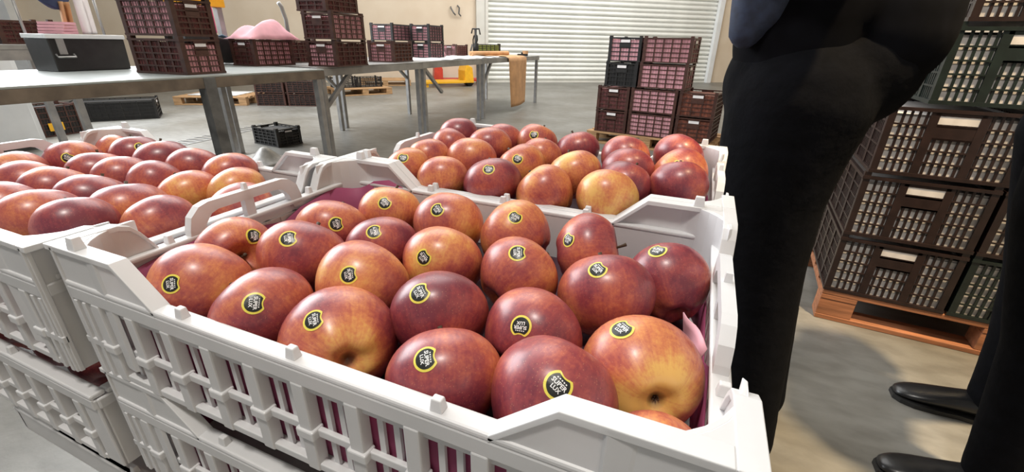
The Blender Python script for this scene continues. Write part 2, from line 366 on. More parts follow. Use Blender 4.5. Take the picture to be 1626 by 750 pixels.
# (inner face of the walls is closed by a thin skin above the slots)
fs.box(-0.268, 0.268, 0.1860, 0.1885, 0.040, 0.1045)
W_FAR = fs.mesh('far_side_lattice', WP)
W_END = {}
W_HAN = {}
for sx in (-1, 1):
    e = MB()
    a, b_ = sorted((sx*0.299, sx*0.292)); e.box(a, b_, -0.175, 0.175, 0, 0.008); e.box(a, b_, -0.175, 0.175, 0.037, 0.045); e.box(a, b_, -0.175, 0.175, 0.080, 0.092)
    for k in range(15):
        y = -0.168 + 0.024*k; c, d = sorted((sx*0.3005, sx*0.290)) if k % 2 == 0 else sorted((sx*0.294, sx*0.290))
        e.box(c, d, y-0.005, y+0.005, 0, 0.092)
    W_END[sx] = e.mesh('end_wall', WP)
    h = MB(); out_, in_ = [], []
    for k in range(17):      # arched grip plate: outer and inner outline in (y, z)
        t = -1 + k/8; yo = 0.080*math.copysign(min(1, abs(t)*1.28)**0.9, t) if abs(t) < 0.78 else math.copysign(0.080 + 0.004*(abs(t)-0.78)/0.22, t)
        zo = 0.1465 if abs(t) < 0.55 else 0.1465 - 0.0465*((abs(t)-0.55)/0.45)**1.5
        out_.append((yo, zo)); in_.append((yo*0.80, max(0.100, zo - 0.0125)))
    x0, x1 = sorted((sx*0.2865, sx*0.2975))
    for k in range(16):
        h.prism([out_[k], out_[k+1], in_[k+1], in_[k]], lambda a, z, q: (q, a, z), x0, x1)
    h.box(x0+0.001, x1-0.001, -0.0065, 0.0065, 0.108, 0.136)
    h.box(x0+0.002, x1-0.002, -0.003, 0.003, 0.146, 0.155, 0.0008)
    W_HAN[sx] = h.mesh('handle', WP)
W_TAB = MB().box(-0.005, 0.005, -0.004, 0.004, 0, 0.010, 0.0012).mesh('stacking_tab', WP)
def white_crate(label, loc, rz=0.0, grips=(-1, 1), low=None):
    t = thing('apple_crate', label, 'crate', loc, rz, 'white plastic apple crates')
    put('rim', W_RIM, t, bevel=0.002)
    for k, me in CORN.items(): put('corner_panel', LOWC if k == low else me, t, bevel=0.0018)
    sd = put('near_side', W_SIDE, t, bevel=0.001)
    for x in RIBX: put('rib', W_RIB, sd, (x, 0, 0), bevel=0.0015)
    for x in RIBX[:-1]:
        for d in (0.0185, 0.033): put('slat', W_SLAT, sd, (x+d, 0, 0))
    put('far_side', W_FAR, t)
    for sx in (-1, 1):
        put('end_wall', W_END[sx], t, bevel=0.001)
        if sx in grips: put('handle', W_HAN[sx], t)
    for sy in (-1, 1):
        for x in (-0.13, -0.004, 0.122): put('stacking_tab', W_TAB, t, (x, sy*0.1935, 0.1105), bevel=0.001)
    for sx in (-1, 1):
        for y in (-0.103, 0.103): put('stacking_tab', W_TAB, t, (sx*0.2935, y, 0.1105), bevel=0.001)
    put('crate_floor', W_FLOOR, t)
    return t
def liner(label, loc, rz, seed, hi=0.104):
    rnd = random.Random(seed); r = 0.05; X, Y = 0.2865, 0.1868
    path = []
    for (cx, cy, a0) in ((X-r, Y-r, 0), (-X+r, Y-r, 90), (-X+r, -Y+r, 180), (X-r, -Y+r, 270)):
        for k in range(7):
            a = math.radians(a0 + 15*k); path.append((cx + r*math.cos(a), cy + r*math.sin(a)))
    q = []
    for i in range(len(path)):
        p0 = path[i]; p1 = path[(i+1) % len(path)]; d = math.hypot(p1[0]-p0[0], p1[1]-p0[1]); nn = max(1, int(d/0.03))
        for j in range(nn): q.append((p0[0]+(p1[0]-p0[0])*j/nn, p0[1]+(p1[1]-p0[1])*j/nn))
    n = len(q); b = MB(); ph = rnd.random()*6
    for lev in (0.006, 0.03, 0.048, 1):
        for i, (x, y) in enumerate(q):
            drop = 0.034 if (y > 0.1 and x > -0.14) else 0.026 if (x > 0.25 and y > -0.02) else 0.0
            z = lev if lev < 1 else hi - drop - 0.012 + 0.008*math.sin(i*0.35+ph) + 0.006*math.sin(i*0.9+2*ph) + (0.012 if x < -0.2 and y > 0.05 else 0)
            b.v.append((x*(1-0.004*math.sin(i*1.1+ph)), y, z))
    for l in range(3):
        for i in range(n): b.f.append((l*n+i, l*n+(i+1) % n, (l+1)*n+(i+1) % n, (l+1)*n+i))
    return tag(put('paper_liner', b.mesh('paper_liner', M['pink_liner'], True), None, loc, rz, solid=0.0015), label, 'liner', 'pink crate liners')

near_c = (0.3, 0.2, RZ-RIM); far_c = (0.3, 0.601, RZ-RIM); left_c = (-0.3145, 0.187, RZ-RIM)
white_crate('large white plastic crate of apples closest to the camera', near_c)
white_crate('white plastic crate of apples directly behind the closest crate', far_c)
white_crate('white plastic crate of apples at the left edge of the picture', left_c, 0, (-1,))
white_crate('white plastic crate underneath the closest crate, only its ribbed side showing', (0.3, 0.2, RZ-RIM-STEP))
white_crate('white plastic crate underneath the left apple crate, apples showing through the gap', (-0.318, 0.187, RZ-RIM-STEP), 0, (-1,), (1, -1))
white_crate('white plastic crate underneath the crate behind the closest one', (0.3, 0.601, RZ-RIM-STEP))
liner('dark pink liner inside the closest white crate', near_c, 0, 3, 0.108)
liner('dark pink liner inside the white crate behind the closest one', far_c, 0, 4, 0.098)
liner('dark pink liner inside the white crate at the left edge', left_c, 0, 5, 0.098)
liner('dark pink liner in the lower white crate beneath the closest one', (0.3, 0.2, RZ-RIM-STEP), 0, 6, 0.098)
def gap_shade_bed(label, loc):  # added bed, its dark colour paints the shade seen in the apple gaps
    b = MB().grid(40, 28, lambda u, v: ((u-0.5)*0.548, (v-0.5)*0.348, 0.046 + 0.006*math.sin(u*36)*math.sin(v*25)))
    tag(put('gap_shade_bed', b.mesh('gap_shade_bed', M['gap_shade_dark'], True), None, loc, solid=0.0015), label, 'tray', 'dark gap-shade beds under apples')
gap_shade_bed('added dark bed painting the gap shade under the apples of the closest crate', near_c)
gap_shade_bed('added dark bed painting the gap shade under the apples of the crate behind', far_c)
gap_shade_bed('added dark bed painting the gap shade under the apples of the left crate', left_c)
# small torn liner flap at the right end of the closest crate
ff = MB().grid(6, 6, lambda u, v: (0.571 + 0.012*v - 0.02*u*v, 0.150 + 0.055*u, RZ - 0.05 + 0.047*v + 0.004*math.sin(5*u)))
tag(put('liner_flap', ff.mesh('liner_flap', M['pink_paper'], True), solid=0.001), 'pale pink paper flap standing at the right end of the closest crate', 'paper')

# long white trays below the stacks and the bench carrying them
def tray(label, y0, y1, wing):
    z0, z1 = 0.540, 0.585; t = thing('plastic_tray', label, 'tray', (0.135, (y0+y1)/2, z0), 0, 'long white trays under the crates')
    b = MB(); hx = 0.465; hy = (y1-y0)/2 - 0.002; h = z1-z0
    b.box(-hx, hx, -hy, hy, 0, 0.004)
    put('tray_floor', b.mesh('tray_floor', WP), t)
    s = MB().box(-hx, hx, -hy, -hy+0.004, 0.004, h).box(-hx, hx, hy-0.004, hy, 0.004, h).box(-hx, -hx+0.004, -hy, hy, 0.004, h).box(hx-0.004, hx, -hy, hy, 0.004, h)
    put('tray_wall', s.mesh('tray_wall', WP), t)
    r = MB().box(-hx, hx, -hy-0.002, -hy+0.012, h-0.006, h).box(-hx, hx, hy-0.012, hy+0.002, h-0.006, h).box(-hx, -hx+0.012, -hy, hy, h-0.006, h).box(hx-0.012, hx, -hy, hy, h-0.006, h)
    put('tray_rim', r.mesh('tray_rim', WP), t, bevel=0.0015)
    for sx in (-1, 1):
        for sy in (-1, 1):
            pl = [(0, h-0.002), (0.11, h-0.002), (0.05, 0.078), (0, 0.081)]
            c = MB().prism(pl, lambda a, z, q: (sx*(hx-a), sy*(hy-q), z), 0.0, 0.008)
            put('corner_wing', c.mesh('corner_wing', WP), t, bevel=0.0015)
    for k in range(5): put('stacking_tab', W_TAB, t, (-0.36+0.18*k, -hy+0.005, h), bevel=0.001)
    return t
tray('long white plastic tray under the lower left crates, floor showing beside it', -0.003, 0.398, True)
tray('long white plastic tray under the crates behind the closest stack', 0.402, 0.798, True)
bn = thing('wooden_bench', 'low wooden bench carrying the white crate stacks', 'bench', (0.135, 0.47, 0))
for k in range(5): put('board', MB().box(-0.44, 0.44, -0.055, 0.055, 0.505, 0.540).mesh('board', M['wood']), bn, (0, -0.26+0.13*k, 0), bevel=0.003)
for sx in (-1, 1):
    for sy in (-1, 1): put('leg', MB().box(-0.035, 0.035, -0.035, 0.035, 0, 0.505).mesh('leg', M['wood']), bn, (sx*0.36, sy*0.24, 0), bevel=0.004)

# ------------------------------------------------------------------ apples
def apple_mesh(name, cone, lobes, hgt):
    nu, nv = 40, 28; b = MB()
    for j in range(nv+1):
        ph = PI*j/nv; s, c = math.sin(ph), math.cos(ph)
        for i in range(nu):
            th = 2*PI*i/nu
            r = s*(1 + cone*c - 0.02*math.sin(3*ph))
            low = max(0, -c)**2; up = max(0, c)**3
            r *= 1 + lobes*math.cos(5*th)*(low*0.9 + up*0.5) + 0.018*math.cos(2*th+1) + 0.01*math.cos(3*th)
            z = hgt*c
            z -= 0.42*math.exp(-(ph/0.33)**2); z += 0.30*math.exp(-((PI-ph)/0.27)**2)
            z -= lobes*0.8*math.cos(5*th)*low*math.exp(-((PI-ph-0.55)/0.3)**2)
            b.v.append((r*math.cos(th), r*math.sin(th), z))
    for j in range(nv):
        for i in range(nu): b.f.append((j*nu+i, (j+1)*nu+i, (j+1)*nu+(i+1) % nu, j*nu+(i+1) % nu))
    return b.mesh(name, M['apple'], True)
AM = [apple_mesh('apple_round', 0.07, 0.028, 0.93), apple_mesh('apple_conical', 0.11, 0.04, 0.98), apple_mesh('apple_flat', 0.05, 0.022, 0.90)]
def bvh_of(me): return BVHTree.FromPolygons([v.co for v in me.vertices], [p.vertices for p in me.polygons])
AB = [bvh_of(m) for m in AM]
STEM = MB().tube([(0,0,0.40), (0.01,0.0,0.62), (0.05,0.02,0.84), (0.10,0.04,0.98)], [0.045,0.035,0.035,0.05], 8).mesh('stem', M['stem'], True)
cx_ = MB()
for k in range(5):
    a = 2*PI*k/5; cx_.tube([(0.01*math.cos(a), 0.01*math.sin(a), -0.60), (0.035*math.cos(a), 0.035*math.sin(a), -0.65), (0.05*math.cos(a+0.2), 0.05*math.sin(a+0.2), -0.70)], [0.02, 0.02, 0.006], 6)
CALYX = cx_.mesh('calyx', M['stem'], True)

# lettering of the sticker, flat triangles in a unit disc
def text_tris(body, size, x, y, off):
    cu = bpy.data.curves.new('t', 'FONT'); cu.body = body; cu.size = size; cu.align_x = 'CENTER'; cu.align_y = 'CENTER'; cu.offset = off; cu.resolution_u = 2
    o = bpy.data.objects.new('t', cu); COL.objects.link(o); bpy.context.view_layer.update()
    me = o.evaluated_get(bpy.context.evaluated_depsgraph_get()).to_mesh()
    V = [(v.co.x + x, v.co.y + y) for v in me.vertices]; F = [tuple(p.vertices) for p in me.polygons]
    bpy.data.objects.remove(o); bpy.data.curves.remove(cu)
    return V, F
LV, LF = [], []
for tx in (('SUPER', 0.50, 0, 0.10, 0.012), ('LUX', 0.46, 0, -0.33, 0.012)):
    V, F = text_tris(*tx); k = len(LV); LV += V; LF += [tuple(i+k for i in f) for f in F]
for k in range(5):
    x = -0.42 + 0.21*k; i = len(LV); LV += [(x-0.06, 0.40), (x+0.06, 0.40), (x+0.06, 0.50), (x-0.06, 0.50)]; LF.append((i, i+1, i+2, i+3))
def outline(R_, cr, n=44):
    out = []
    for k in range(n):
        a = 2*PI*k/n; d = (math.cos(a), math.sin(a)); r = R_
        cy = 1.42; bb = d[1]*cy; disc = bb*bb - (cy*cy - cr*cr)
        if disc > 0 and bb > 0: r = min(R_, bb - math.sqrt(disc))
        out.append((a, r))
    return out
def disc_uv(R_, cr):
    o = outline(R_, cr); V = [(0, 0)]; F = []; n = len(o); rings = 4
    for j in range(1, rings+1):
        for a, r in o: V.append((math.cos(a)*r*j/rings, math.sin(a)*r*j/rings))
    for k in range(n): F.append((0, 1+k, 1+(k+1) % n))
    for j in range(rings-1):
        for k in range(n): F.append((1+j*n+k, 1+(j+1)*n+k, 1+(j+1)*n+(k+1) % n, 1+j*n+(k+1) % n))
    return V, F
D_Y = disc_uv(1.0, 0.72); D_B = disc_uv(0.80, 0.84)
def cam_dir(px, py): return (CR*((px-813)/697) + CD*((py-375)/697) + CF).normalized()
def sticker(ap, vi, r, hit, ang, rad=0.0094):
    """yellow ring, black field and lettering wrapped onto the apple around the world point hit"""
    mw = ap.matrix_basis.copy(); inv = mw.inverted()
    c = ap.location; n = (hit - c).normalized()
    up = (CR*math.cos(math.radians(ang)) - CD*math.sin(math.radians(ang))); up = (up - n*up.dot(n)).normalized(); rt = up.cross(n).normalized()
    def wrap(x, y, lift):
        p = hit + rt*x*rad + up*y*rad
        lo = inv @ (p + (p-c).normalized()*0.05); ld = (Vector((0,0,0)) - lo).normalized()
        h = AB[vi].ray_cast(lo, ld)
        return tuple((h[0] + h[1]*lift/r) if h[0] is not None else inv @ p)
    res = None
    for nm, (V, F), ma, lift in (('sticker', D_Y, 'sticker_yellow', 0.0004), ('black_field', D_B, 'sticker_black', 0.0006), ('lettering', (LV, LF), 'sticker_white', 0.0009)):
        me = bpy.data.meshes.new(nm); s = 0.86 if nm == 'lettering' else 1
        me.from_pydata([wrap(x*s, y*s, lift) for x, y in V], [], F); me.materials.append(M[ma])
        o = bpy.data.objects.new(nm, me); COL.objects.link(o); o.parent = res or ap
        if res is None: res = o; o['label'] = 'round black sticker with yellow rim reading SUPER LUX'
def axis_rot(d, spin):
    return Vector(d).to_track_quat('Z', 'Y').to_matrix().to_4x4() @ Matrix.Rotation(spin, 4, 'Z')
def ray_sphere(px, py, c, r):
    d = cam_dir(px, py); oc = CAMP - c; b = d.dot(oc); q = b*b - (oc.length_squared - r*r)
    if q < 0:
        p = CAMP + d*(-b); return c + (p-c).normalized()*r
    return CAMP + d*(-b - math.sqrt(q))
COUNT = {}
def apple(p, r, tone, label, group, rnd, axis=None, cavity=None, end='calyx', stk=None, yellow=0.0, shape=None):
    vi = rnd.randrange(3) if shape is None else shape
    c = Vector(p); view = (CAMP - c).normalized()
    if cavity:
        d = (ray_sphere(*cavity, c, r) - c).normalized(); ax = -d if end == 'calyx' else d
    elif axis is not None: ax = Vector(axis).normalized()
    else:   # core axis across the line of sight, calyx mostly hidden underneath
        e1 = (-CD - view*(-CD).dot(view)).normalized(); e2 = e1.cross(view)
        a = rnd.gauss(0, 0.5); ax = e1*math.cos(a) + e2*math.sin(a) - view*rnd.uniform(0.15, 0.45)
        ax.normalize()
    o = bpy.data.objects.new('apple', AM[vi]); COL.objects.link(o)
    o.matrix_basis = Matrix.Translation(c) @ axis_rot(ax, rnd.uniform(0, 6.28)) @ Matrix.Diagonal((r*1.03, r*1.03, r*1.03, 1))
    tag(o, label, 'apple', group); o['tone'] = tone; o['calyx_yellow'] = yellow
    s = put('stem', STEM, o); k = put('calyx', CALYX, o)
    if stk: sticker(o, vi, r*1.03, ray_sphere(stk[0], stk[1], c, r*1.02), stk[2])
    return o
NEAR = [[0.1086,0.0596,-0.0191,0.0468],[0.068,0.129,-0.0171,0.0423],[0.2006,0.0573,-0.0202,0.0451],[0.1534,0.1497,-0.0147,0.0475],[0.1177,0.2315,-0.0175,0.045],[0.2522,0.1312,-0.0162,0.0455],[0.2143,0.2139,-0.016,0.0411],[0.1492,0.3149,-0.016,0.0438],[0.2905,0.0572,-0.0243,0.0468],[0.3007,0.2115,-0.016,0.044],[0.2506,0.3096,-0.016,0.0468],[0.3535,0.1182,-0.0169,0.0446],[0.3985,0.0532,-0.0222,0.0427],[0.3925,0.2179,-0.016,0.0442],[0.3482,0.32,-0.016,0.0452],[0.4429,0.1267,-0.0178,0.0426],[0.4825,0.0601,-0.0154,0.0437],[0.4477,0.3138,-0.016,0.0451],[0.4897,0.2146,-0.0138,0.0456],[0.5447,0.2795,-0.0188,0.0428],[0.5384,0.1185,-0.02,0.0455]]
NX = [  # tone, sticker (px, py, notch angle), extras
 (0.42,(270,451,10),{}), (0.50,(405,373,25),dict(cavity=(391,411), end='stem')), (0.22,(404,482,5),{}), (0.34,(459,380,20),{}), (0.34,(534,356,15),{}),
 (0.52,(553,436,15),{}), (0.14,(594,368,20),{}), (0.66,(611,323,45),{}), (0.36,(496,507,25),dict(cavity=(556,580), yellow=0.8)), (0.48,(672,409,40),{}),
 (0.52,(695,334,35),{}), (0.08,(668,467,35),{}), (0.30,(676,570,15),{}), (0.42,(822,403,0),{}), (0.52,(818,345,60),{}),
 (0.28,(826,518,-95),{}), (0.10,(886,613,48),{}), (0.24,(901,380,50),dict(axis=(0.95,0.2,0.25))), (0.38,(949,428,40),{}), (0.20,(1045,401,70),dict(axis=(-0.35,0.75,0.45))),
 (0.55,(988,524,60),dict(cavity=(1052,652), yellow=0.7))]
FAR = [[0.0497,0.7015,0.0224,0.0421],[0.0704,0.6261,0.0137,0.0395],[0.0767,0.5358,0.0085,0.0401],[0.0804,0.4592,0.0068,0.0395],[0.1593,0.5537,0.01,0.0451],[0.1455,0.6631,0.0142,0.0458],[0.1377,0.7487,0.0094,0.0435],[0.1585,0.45,0.0011,0.0423],[0.2212,0.7456,0.0144,0.0434],[0.2656,0.6485,0.01,0.0413],[0.2595,0.5583,0.01,0.0437],[0.2504,0.4535,0.006,0.0456],[0.3429,0.4518,0.0033,0.044],[0.3166,0.7383,0.01,0.0446],[0.3609,0.5533,0.01,0.0454],[0.421,0.7114,0.01,0.0463],[0.4418,0.6219,0.01,0.0446],[0.4505,0.5339,0.0078,0.0424],[0.4384,0.4517,0.0084,0.0438],[0.5181,0.7446,0.0162,0.0475],[0.531,0.6365,0.0086,0.0468],[0.5331,0.5486,0.0112,0.0444]]
FX = [(0.08,None),(0.34,None),(0.42,None),(0.62,(640,251,80)),(0.54,None),(0.38,None),(0.30,None),(0.52,None),(0.40,(848,215,80)),(0.55,None),(0.44,(822,253,60)),(0.10,(776,269,80)),(0.60,None),(0.22,None),(0.62,None),(0.38,None),(0.14,None),(0.10,None),(0.74,None),(0.22,None),(0.46,(1078,262,80)),(0.24,None)]
LEFT = [[-0.5572,0.2679,-0.0148,0.0457],[-0.566,0.345,-0.0121,0.0395],[-0.4929,0.3429,-0.0069,0.0442],[-0.4051,0.3395,-0.0095,0.0475],[-0.4667,0.2612,-0.022,0.0468],[-0.3782,0.2555,-0.0223,0.0457],[-0.3164,0.3392,-0.0154,0.0456],[-0.2221,0.3418,-0.0123,0.0441],[-0.2935,0.2577,-0.0202,0.0434],[-0.2102,0.2582,-0.0251,0.0453],[-0.1359,0.2884,-0.0162,0.0426],[-0.2752,0.1609,-0.0161,0.0468],[-0.3706,0.16,-0.0172,0.0475],[-0.4619,0.1629,-0.0219,0.0475],[-0.548,0.1819,-0.0163,0.0441],[-0.1833,0.1585,-0.0166,0.0475],[-0.0875,0.1426,-0.014,0.0406],[-0.3212,0.0848,-0.0154,0.0461],[-0.2316,0.082,-0.0132,0.0468],[-0.1468,0.0818,-0.0054,0.0415],[-0.0674,0.2434,-0.0267,0.0457]]
LX = [(0.30,(108,251,60)),(0.45,None),(0.24,(223,234,60)),(0.22,None),(0.16,(170,265,60)),(0.36,None),(0.34,None),(0.30,None),(0.24,None),(0.58,None),(0.62,None),(0.14,None),(0.34,None),(0.40,None),(0.44,None),(0.36,None),(0.34,None),(0.14,None),(0.42,None),(0.10,None),(0.40,None)]
ORD = ['first', 'second', 'third', 'fourth', 'fifth', 'sixth', 'seventh', 'eighth', 'ninth', 'tenth']
ROWN = ['front row', 'second row', 'third row', 'back row']
def tone_word(t): return 'deep wine-red' if t < 0.18 else 'dark red' if t < 0.33 else 'red' if t < 0.46 else 'orange-red' if t < 0.57 else 'orange'
def crate_of(pts, ext, y0, edges, cname, group, seed):
    rnd = random.Random(seed)
    rows = {}
    for i, p in enumerate(pts):
        k = sum(p[1]-y0 > e for e in edges); rows.setdefault(k, []).append(i)
    name = {}
    for k, ids in rows.items():
        for n_, i in enumerate(sorted(ids, key=lambda j: pts[j][0])): name[i] = (ROWN[k], ORD[n_])
    for i, p in enumerate(pts):
        e = ext[i]; kw = e[2] if len(e) > 2 else {}
        lab = '%s %sapple, %s from left in the %s of %s' % (tone_word(e[0]), 'stickered ' if e[1] else '', name[i][1], name[i][0], cname)
        apple((p[0], p[1], p[2]+RZ), p[3], e[0], lab, group, rnd, stk=e[1], **kw)
crate_of(NEAR, NX, 0.0, (0.08, 0.18, 0.25), 'the closest crate', 'apples in the closest crate', 11)
crate_of(FAR, FX, 0.4, (0.09, 0.19, 0.30), 'the crate behind', 'apples in the crate behind', 12)
crate_of(LEFT, LX, -0.013, (0.123, 0.215, 0.32), 'the left crate', 'apples in the left crate', 13)
rnd = random.Random(5)
apple((0.556, 0.047, RZ-0.026), 0.032, 0.4, 'small red apple low in the front right corner of the closest crate', 'apples in the closest crate', rnd)
for k in range(6):
    apple((-0.565+0.092*k, 0.050, RZ-STEP-0.012-RIM+0.111), 0.0435, rnd.uniform(0.1, 0.5), '%s red apple from left, seen through the gap of the lower left crate' % ORD[k], 'apples in the lower left crate', rnd)
for k in range(5):
    apple((-0.24+0.092*k, 0.060, 0.545+0.0385), 0.037, rnd.uniform(0.1, 0.5), '%s red apple from left in the long white tray' % ORD[k], 'apples in the long white tray', rnd)

# ------------------------------------------------------------------ lattice crates
_cc = {}
def crate_meshes(L, W, H, style, body, lin):
    key = (L, W, H, style, body, lin)
    if key in _cc: return _cc[key]
    B = M[body]; out = []
    hx, hy = L/2, W/2; p = 0.022 if style == 'fine' else 0.032
    for sx in (-1, 1):
        for sy in (-1, 1):
            b = MB(); x0, x1 = sorted((sx*hx, sx*(hx-p))); y0, y1 = sorted((sy*hy, sy*(hy-p)))
            b.box(x0, x1, y0, y1, 0.0, H+0.012)
            out.append(('corner_post', b.mesh('corner_post', B)))
    b = MB()
    for sy in (-1, 1):
        y0, y1 = sorted((sy*(hy+0.003), sy*(hy-0.010)))
        b.box(-hx-0.0025, hx+0.0025, y0, y1, H-0.016, H-0.003)
    for sx in (-1, 1):
        x0, x1 = sorted((sx*(hx+0.003), sx*(hx-0.010)))
        b.box(x0, x1, -hy-0.0025, hy+0.0025, H-0.0155, H-0.0035)
    out.append(('rim', b.mesh('rim', B)))
    out.append(('crate_base', MB().box(-hx-0.003, hx+0.003, -hy-0.003, hy+0.003, 0.0, 0.013).mesh('crate_base', B)))
    def face(n, half, wall, handle):      # bars of one face in (a along the face, z); wall(a0,a1,d0,d1,z0,z1)
        lo, hi = -half+p, half-p
        if style == 'fine':
            pit, bw, hz, hb = 0.0215, 0.0085, 4, 0.006
        else:
            pit, bw, hz, hb = (hi-lo)/(5 if not handle else 3), 0.013, 4, 0.009
        k = max(2, round((hi-lo)/pit))
        for i in range(1, k):
            a = lo + (hi-lo)*i/k; wall(a-bw/2, a+bw/2, 0.004, 0.009, 0.012, H-0.012)
        for i in range(1, hz+1):
            z = 0.012 + (H-0.075 if handle else H-0.024)*i/(hz+ (0 if handle else 1)); wall(lo, hi, 0.001, 0.006, z-hb/2, z+hb/2)
        if style == 'fine':
            for f in ((-0.34, 0.34) if handle else (-0.5, 0.0, 0.5)): wall(half*f-0.013, half*f+0.013, 0.0, 0.010, 0.012, H-0.012)
        else:       # secondary thin bars give the small cells
            for i in range(k*3):
                if i % 3:
                    a = lo + (hi-lo)*i/(k*3); wall(a-0.0012, a+0.0012, 0.005, 0.008, 0.012, H-0.012)
        if handle:
            wall(-half*0.34, half*0.34, 0.001, 0.009, H*0.56, H*0.77); wall(-half*0.34, half*0.34, 0.000, 0.009, H-0.026, H-0.012)
    for sy in (-1, 1):
        b = MB(); face(0, hx, lambda a0, a1, d0, d1, z0, z1: b.box(a0, a1, *sorted((sy*(hy-d0), sy*(hy-d1))), z0, z1), False)
        out.append(('side_grille', b.mesh('side_grille', B)))
    for sx in (-1, 1):
        b = MB(); face(1, hy, lambda a0, a1, d0, d1, z0, z1: b.box(*sorted((sx*(hx-d0), sx*(hx-d1))), a0, a1, z0, z1), True)
        out.append(('end_grille', b.mesh('end_grille', B)))
        # pale paper edge showing through the hand hole
        c = MB().box(*sorted((sx*(hx-0.0020), sx*(hx-0.0034))), -hy*0.28, hy*0.28, H*0.77+0.002, H-0.027)
        out.append(('hand_hole', c.mesh('hand_hole', M['white_sheet' if style == 'fine' else 'white_paper'])))
    q = 0.0125 if style != 'fine' else 0.0102
    ls, le = lin if isinstance(lin, tuple) else (lin, lin)
    if ls:
        for sg in (-1, 1):
            y0, y1 = sorted((sg*(hy-q), sg*(hy-q-0.002))); x0, x1 = sorted((sg*(hx-q), sg*(hx-q-0.002)))
            out.append(('paper_lining', MB().box(-hx+q, hx-q, y0, y1, 0.013, H-0.02).mesh('paper_lining', M[ls])))
            out.append(('end_lining', MB().box(x0, x1, -hy+q+0.0025, hy-q-0.0025, 0.013, H-0.036).mesh('end_lining', M[le])))
        out.append(('paper_cover', MB().box(-hx+q+0.0025, hx-q-0.0025, -hy+q+0.0025, hy-q-0.0025, H-0.035, H-0.028).mesh('paper_cover', M[ls])))
    _cc[key] = out; return out
def lattice_crate(label, loc, rz, L=0.42, W=0.29, H=0.205, style='coarse', body='brown_plastic', lin='pink_sheet', group=None, name='lattice_crate'):
    t = thing(name, label, 'crate', loc, rz, group)
    for nm, me in crate_meshes(L, W, H, style, body, lin): put(nm, me, t)
    return t

# ------------------------------------------------------------------ pallets
def pallet(label, loc, rz, L=1.2, W=0.8, body='wood', group=None):
    t = thing('pallet', label, 'pallet', loc, rz, group); Q = M[body]
    blk = MB().box(-0.065, 0.065, -0.048, 0.048, 0.022, 0.1).mesh('block', Q)
    run = MB().box(-L/2, L/2, -0.05, 0.05, 0, 0.022).mesh('bottom_board', Q)
    crs = MB().box(-0.065, 0.065, -W/2, W/2, 0.1, 0.122).mesh('cross_board', Q)
    dk = MB().box(-L/2, L/2, -0.055, 0.055, 0.122, 0.144).mesh('deck_board', Q)
    for y in (-W/2+0.05, 0, W/2-0.05):
        put('bottom_board', run, t, (0, y, 0), bevel=0.003)
        for x in (-L/2+0.065, 0, L/2-0.065): put('block', blk, t, (x, y, 0), bevel=0.003)
    for x in (-L/2+0.065, 0, L/2-0.065): put('cross_board', crs, t, (x, 0, 0), bevel=0.003)
    n = max(5, round(W/0.16))
    for k in range(n): put('deck_board', dk, t, (0, -W/2+0.055+(W-0.11)*k/(n-1), 0), bevel=0.003)
    return t

# right-hand stack
A5 = math.radians(-4.65); U5 = Vector((math.cos(A5), math.sin(A5), 0)); V5 = Vector((-U5.y, U5.x, 0)); P5 = Vector((1.169, 1.889, 0))
def r5(s, d, z): return P5 + U5*s + V5*d + Vector((0, 0, z))
pallet('reddish wooden pallet under the crate stack on the right', r5(0.6, 0.62, 0), A5, 1.2, 1.24, 'red_wood')
RG = 'lattice crates stacked on the right pallet'
def rc(label, s, d, z, body='dark_brown_plastic', lin='white_sheet', dz=0):
    lattice_crate(label, r5(s+0.2, d+0.3, z), A5 + PI/2, 0.6, 0.398, 0.250, 'fine', body, lin, RG)
Z0 = 0.146; ZS = 0.262
rc('brown lattice crate with white lining, bottom front left of the right pallet', 0.0, 0.0, Z0)
rc('brown lattice crate, second from the bottom at the front left of the right stack', 0.002, 0.0, Z0+ZS)
rc('brown lattice crate, third from the bottom at the front left of the right stack', 0.012, 0.0, Z0+2*ZS)
rc('dark green lattice crate set back on the third brown crate of the right stack', 0.11, 0.0, Z0+3*ZS, 'green_plastic')
rc('brown lattice crate topmost at the right upper corner of the picture', 0.13, 0.0, Z0+4*ZS)
rc('green lattice crate on the right pallet next to the bottom brown one', 0.412, 0.0, Z0, 'green_plastic')
rc('brown lattice crate standing on the green one of the right pallet', 0.414, 0.0, Z0+ZS)
rc('brown lattice crate two above the green one of the right pallet', 0.424, 0.0, Z0+2*ZS)
for k, nm in enumerate(('bottom', 'second', 'third')):
    rc('%s brown lattice crate of the rear left column on the right pallet' % nm, 0.004*k, 0.61, Z0+k*ZS)

# far stack in front of the roller shutter
A6 = math.radians(-9.4); U6 = Vector((math.cos(A6), math.sin(A6), 0)); V6 = Vector((-U6.y, U6.x, 0)); P6 = Vector((-0.711, 5.199, 0))
def r6(s, d, z): return P6 + U6*s + V6*d + Vector((0, 0, z))
pallet('worn wooden pallet under the crate stack before the roller shutter', r6(0.72, 0.40, 0), A6, 1.44, 0.8)
FG = 'lattice crates stacked before the roller shutter'
def fc(label, s0, s1, d, z, short, **kw):
    wdt = s1 - s0
    if short: lattice_crate(label, r6((s0+s1)/2, d+0.26, z), A6+PI/2, 0.52, wdt, 0.250, group=FG, **kw)
    else: lattice_crate(label, r6((s0+s1)/2, d+0.19, z), A6, wdt, 0.38, 0.250, group=FG, **kw)
ZF = 0.146; SF = 0.263
for k, nm in enumerate(('bottom', 'second')):
    fc('brown crate with hand hole, %s layer left of the stack before the shutter' % nm, 0.09, 0.47, 0.02, ZF+k*SF, True, lin='maroon_sheet')
    fc('crate showing pink lining, %s layer middle of the stack before the shutter' % nm, 0.49, 1.00, 0.02, ZF+k*SF, False, lin='pink_paper')
    fc('reddish brown crate, %s layer right of the stack before the shutter' % nm, 1.02, 1.40, 0.02, ZF+k*SF, True, lin='rust_sheet')
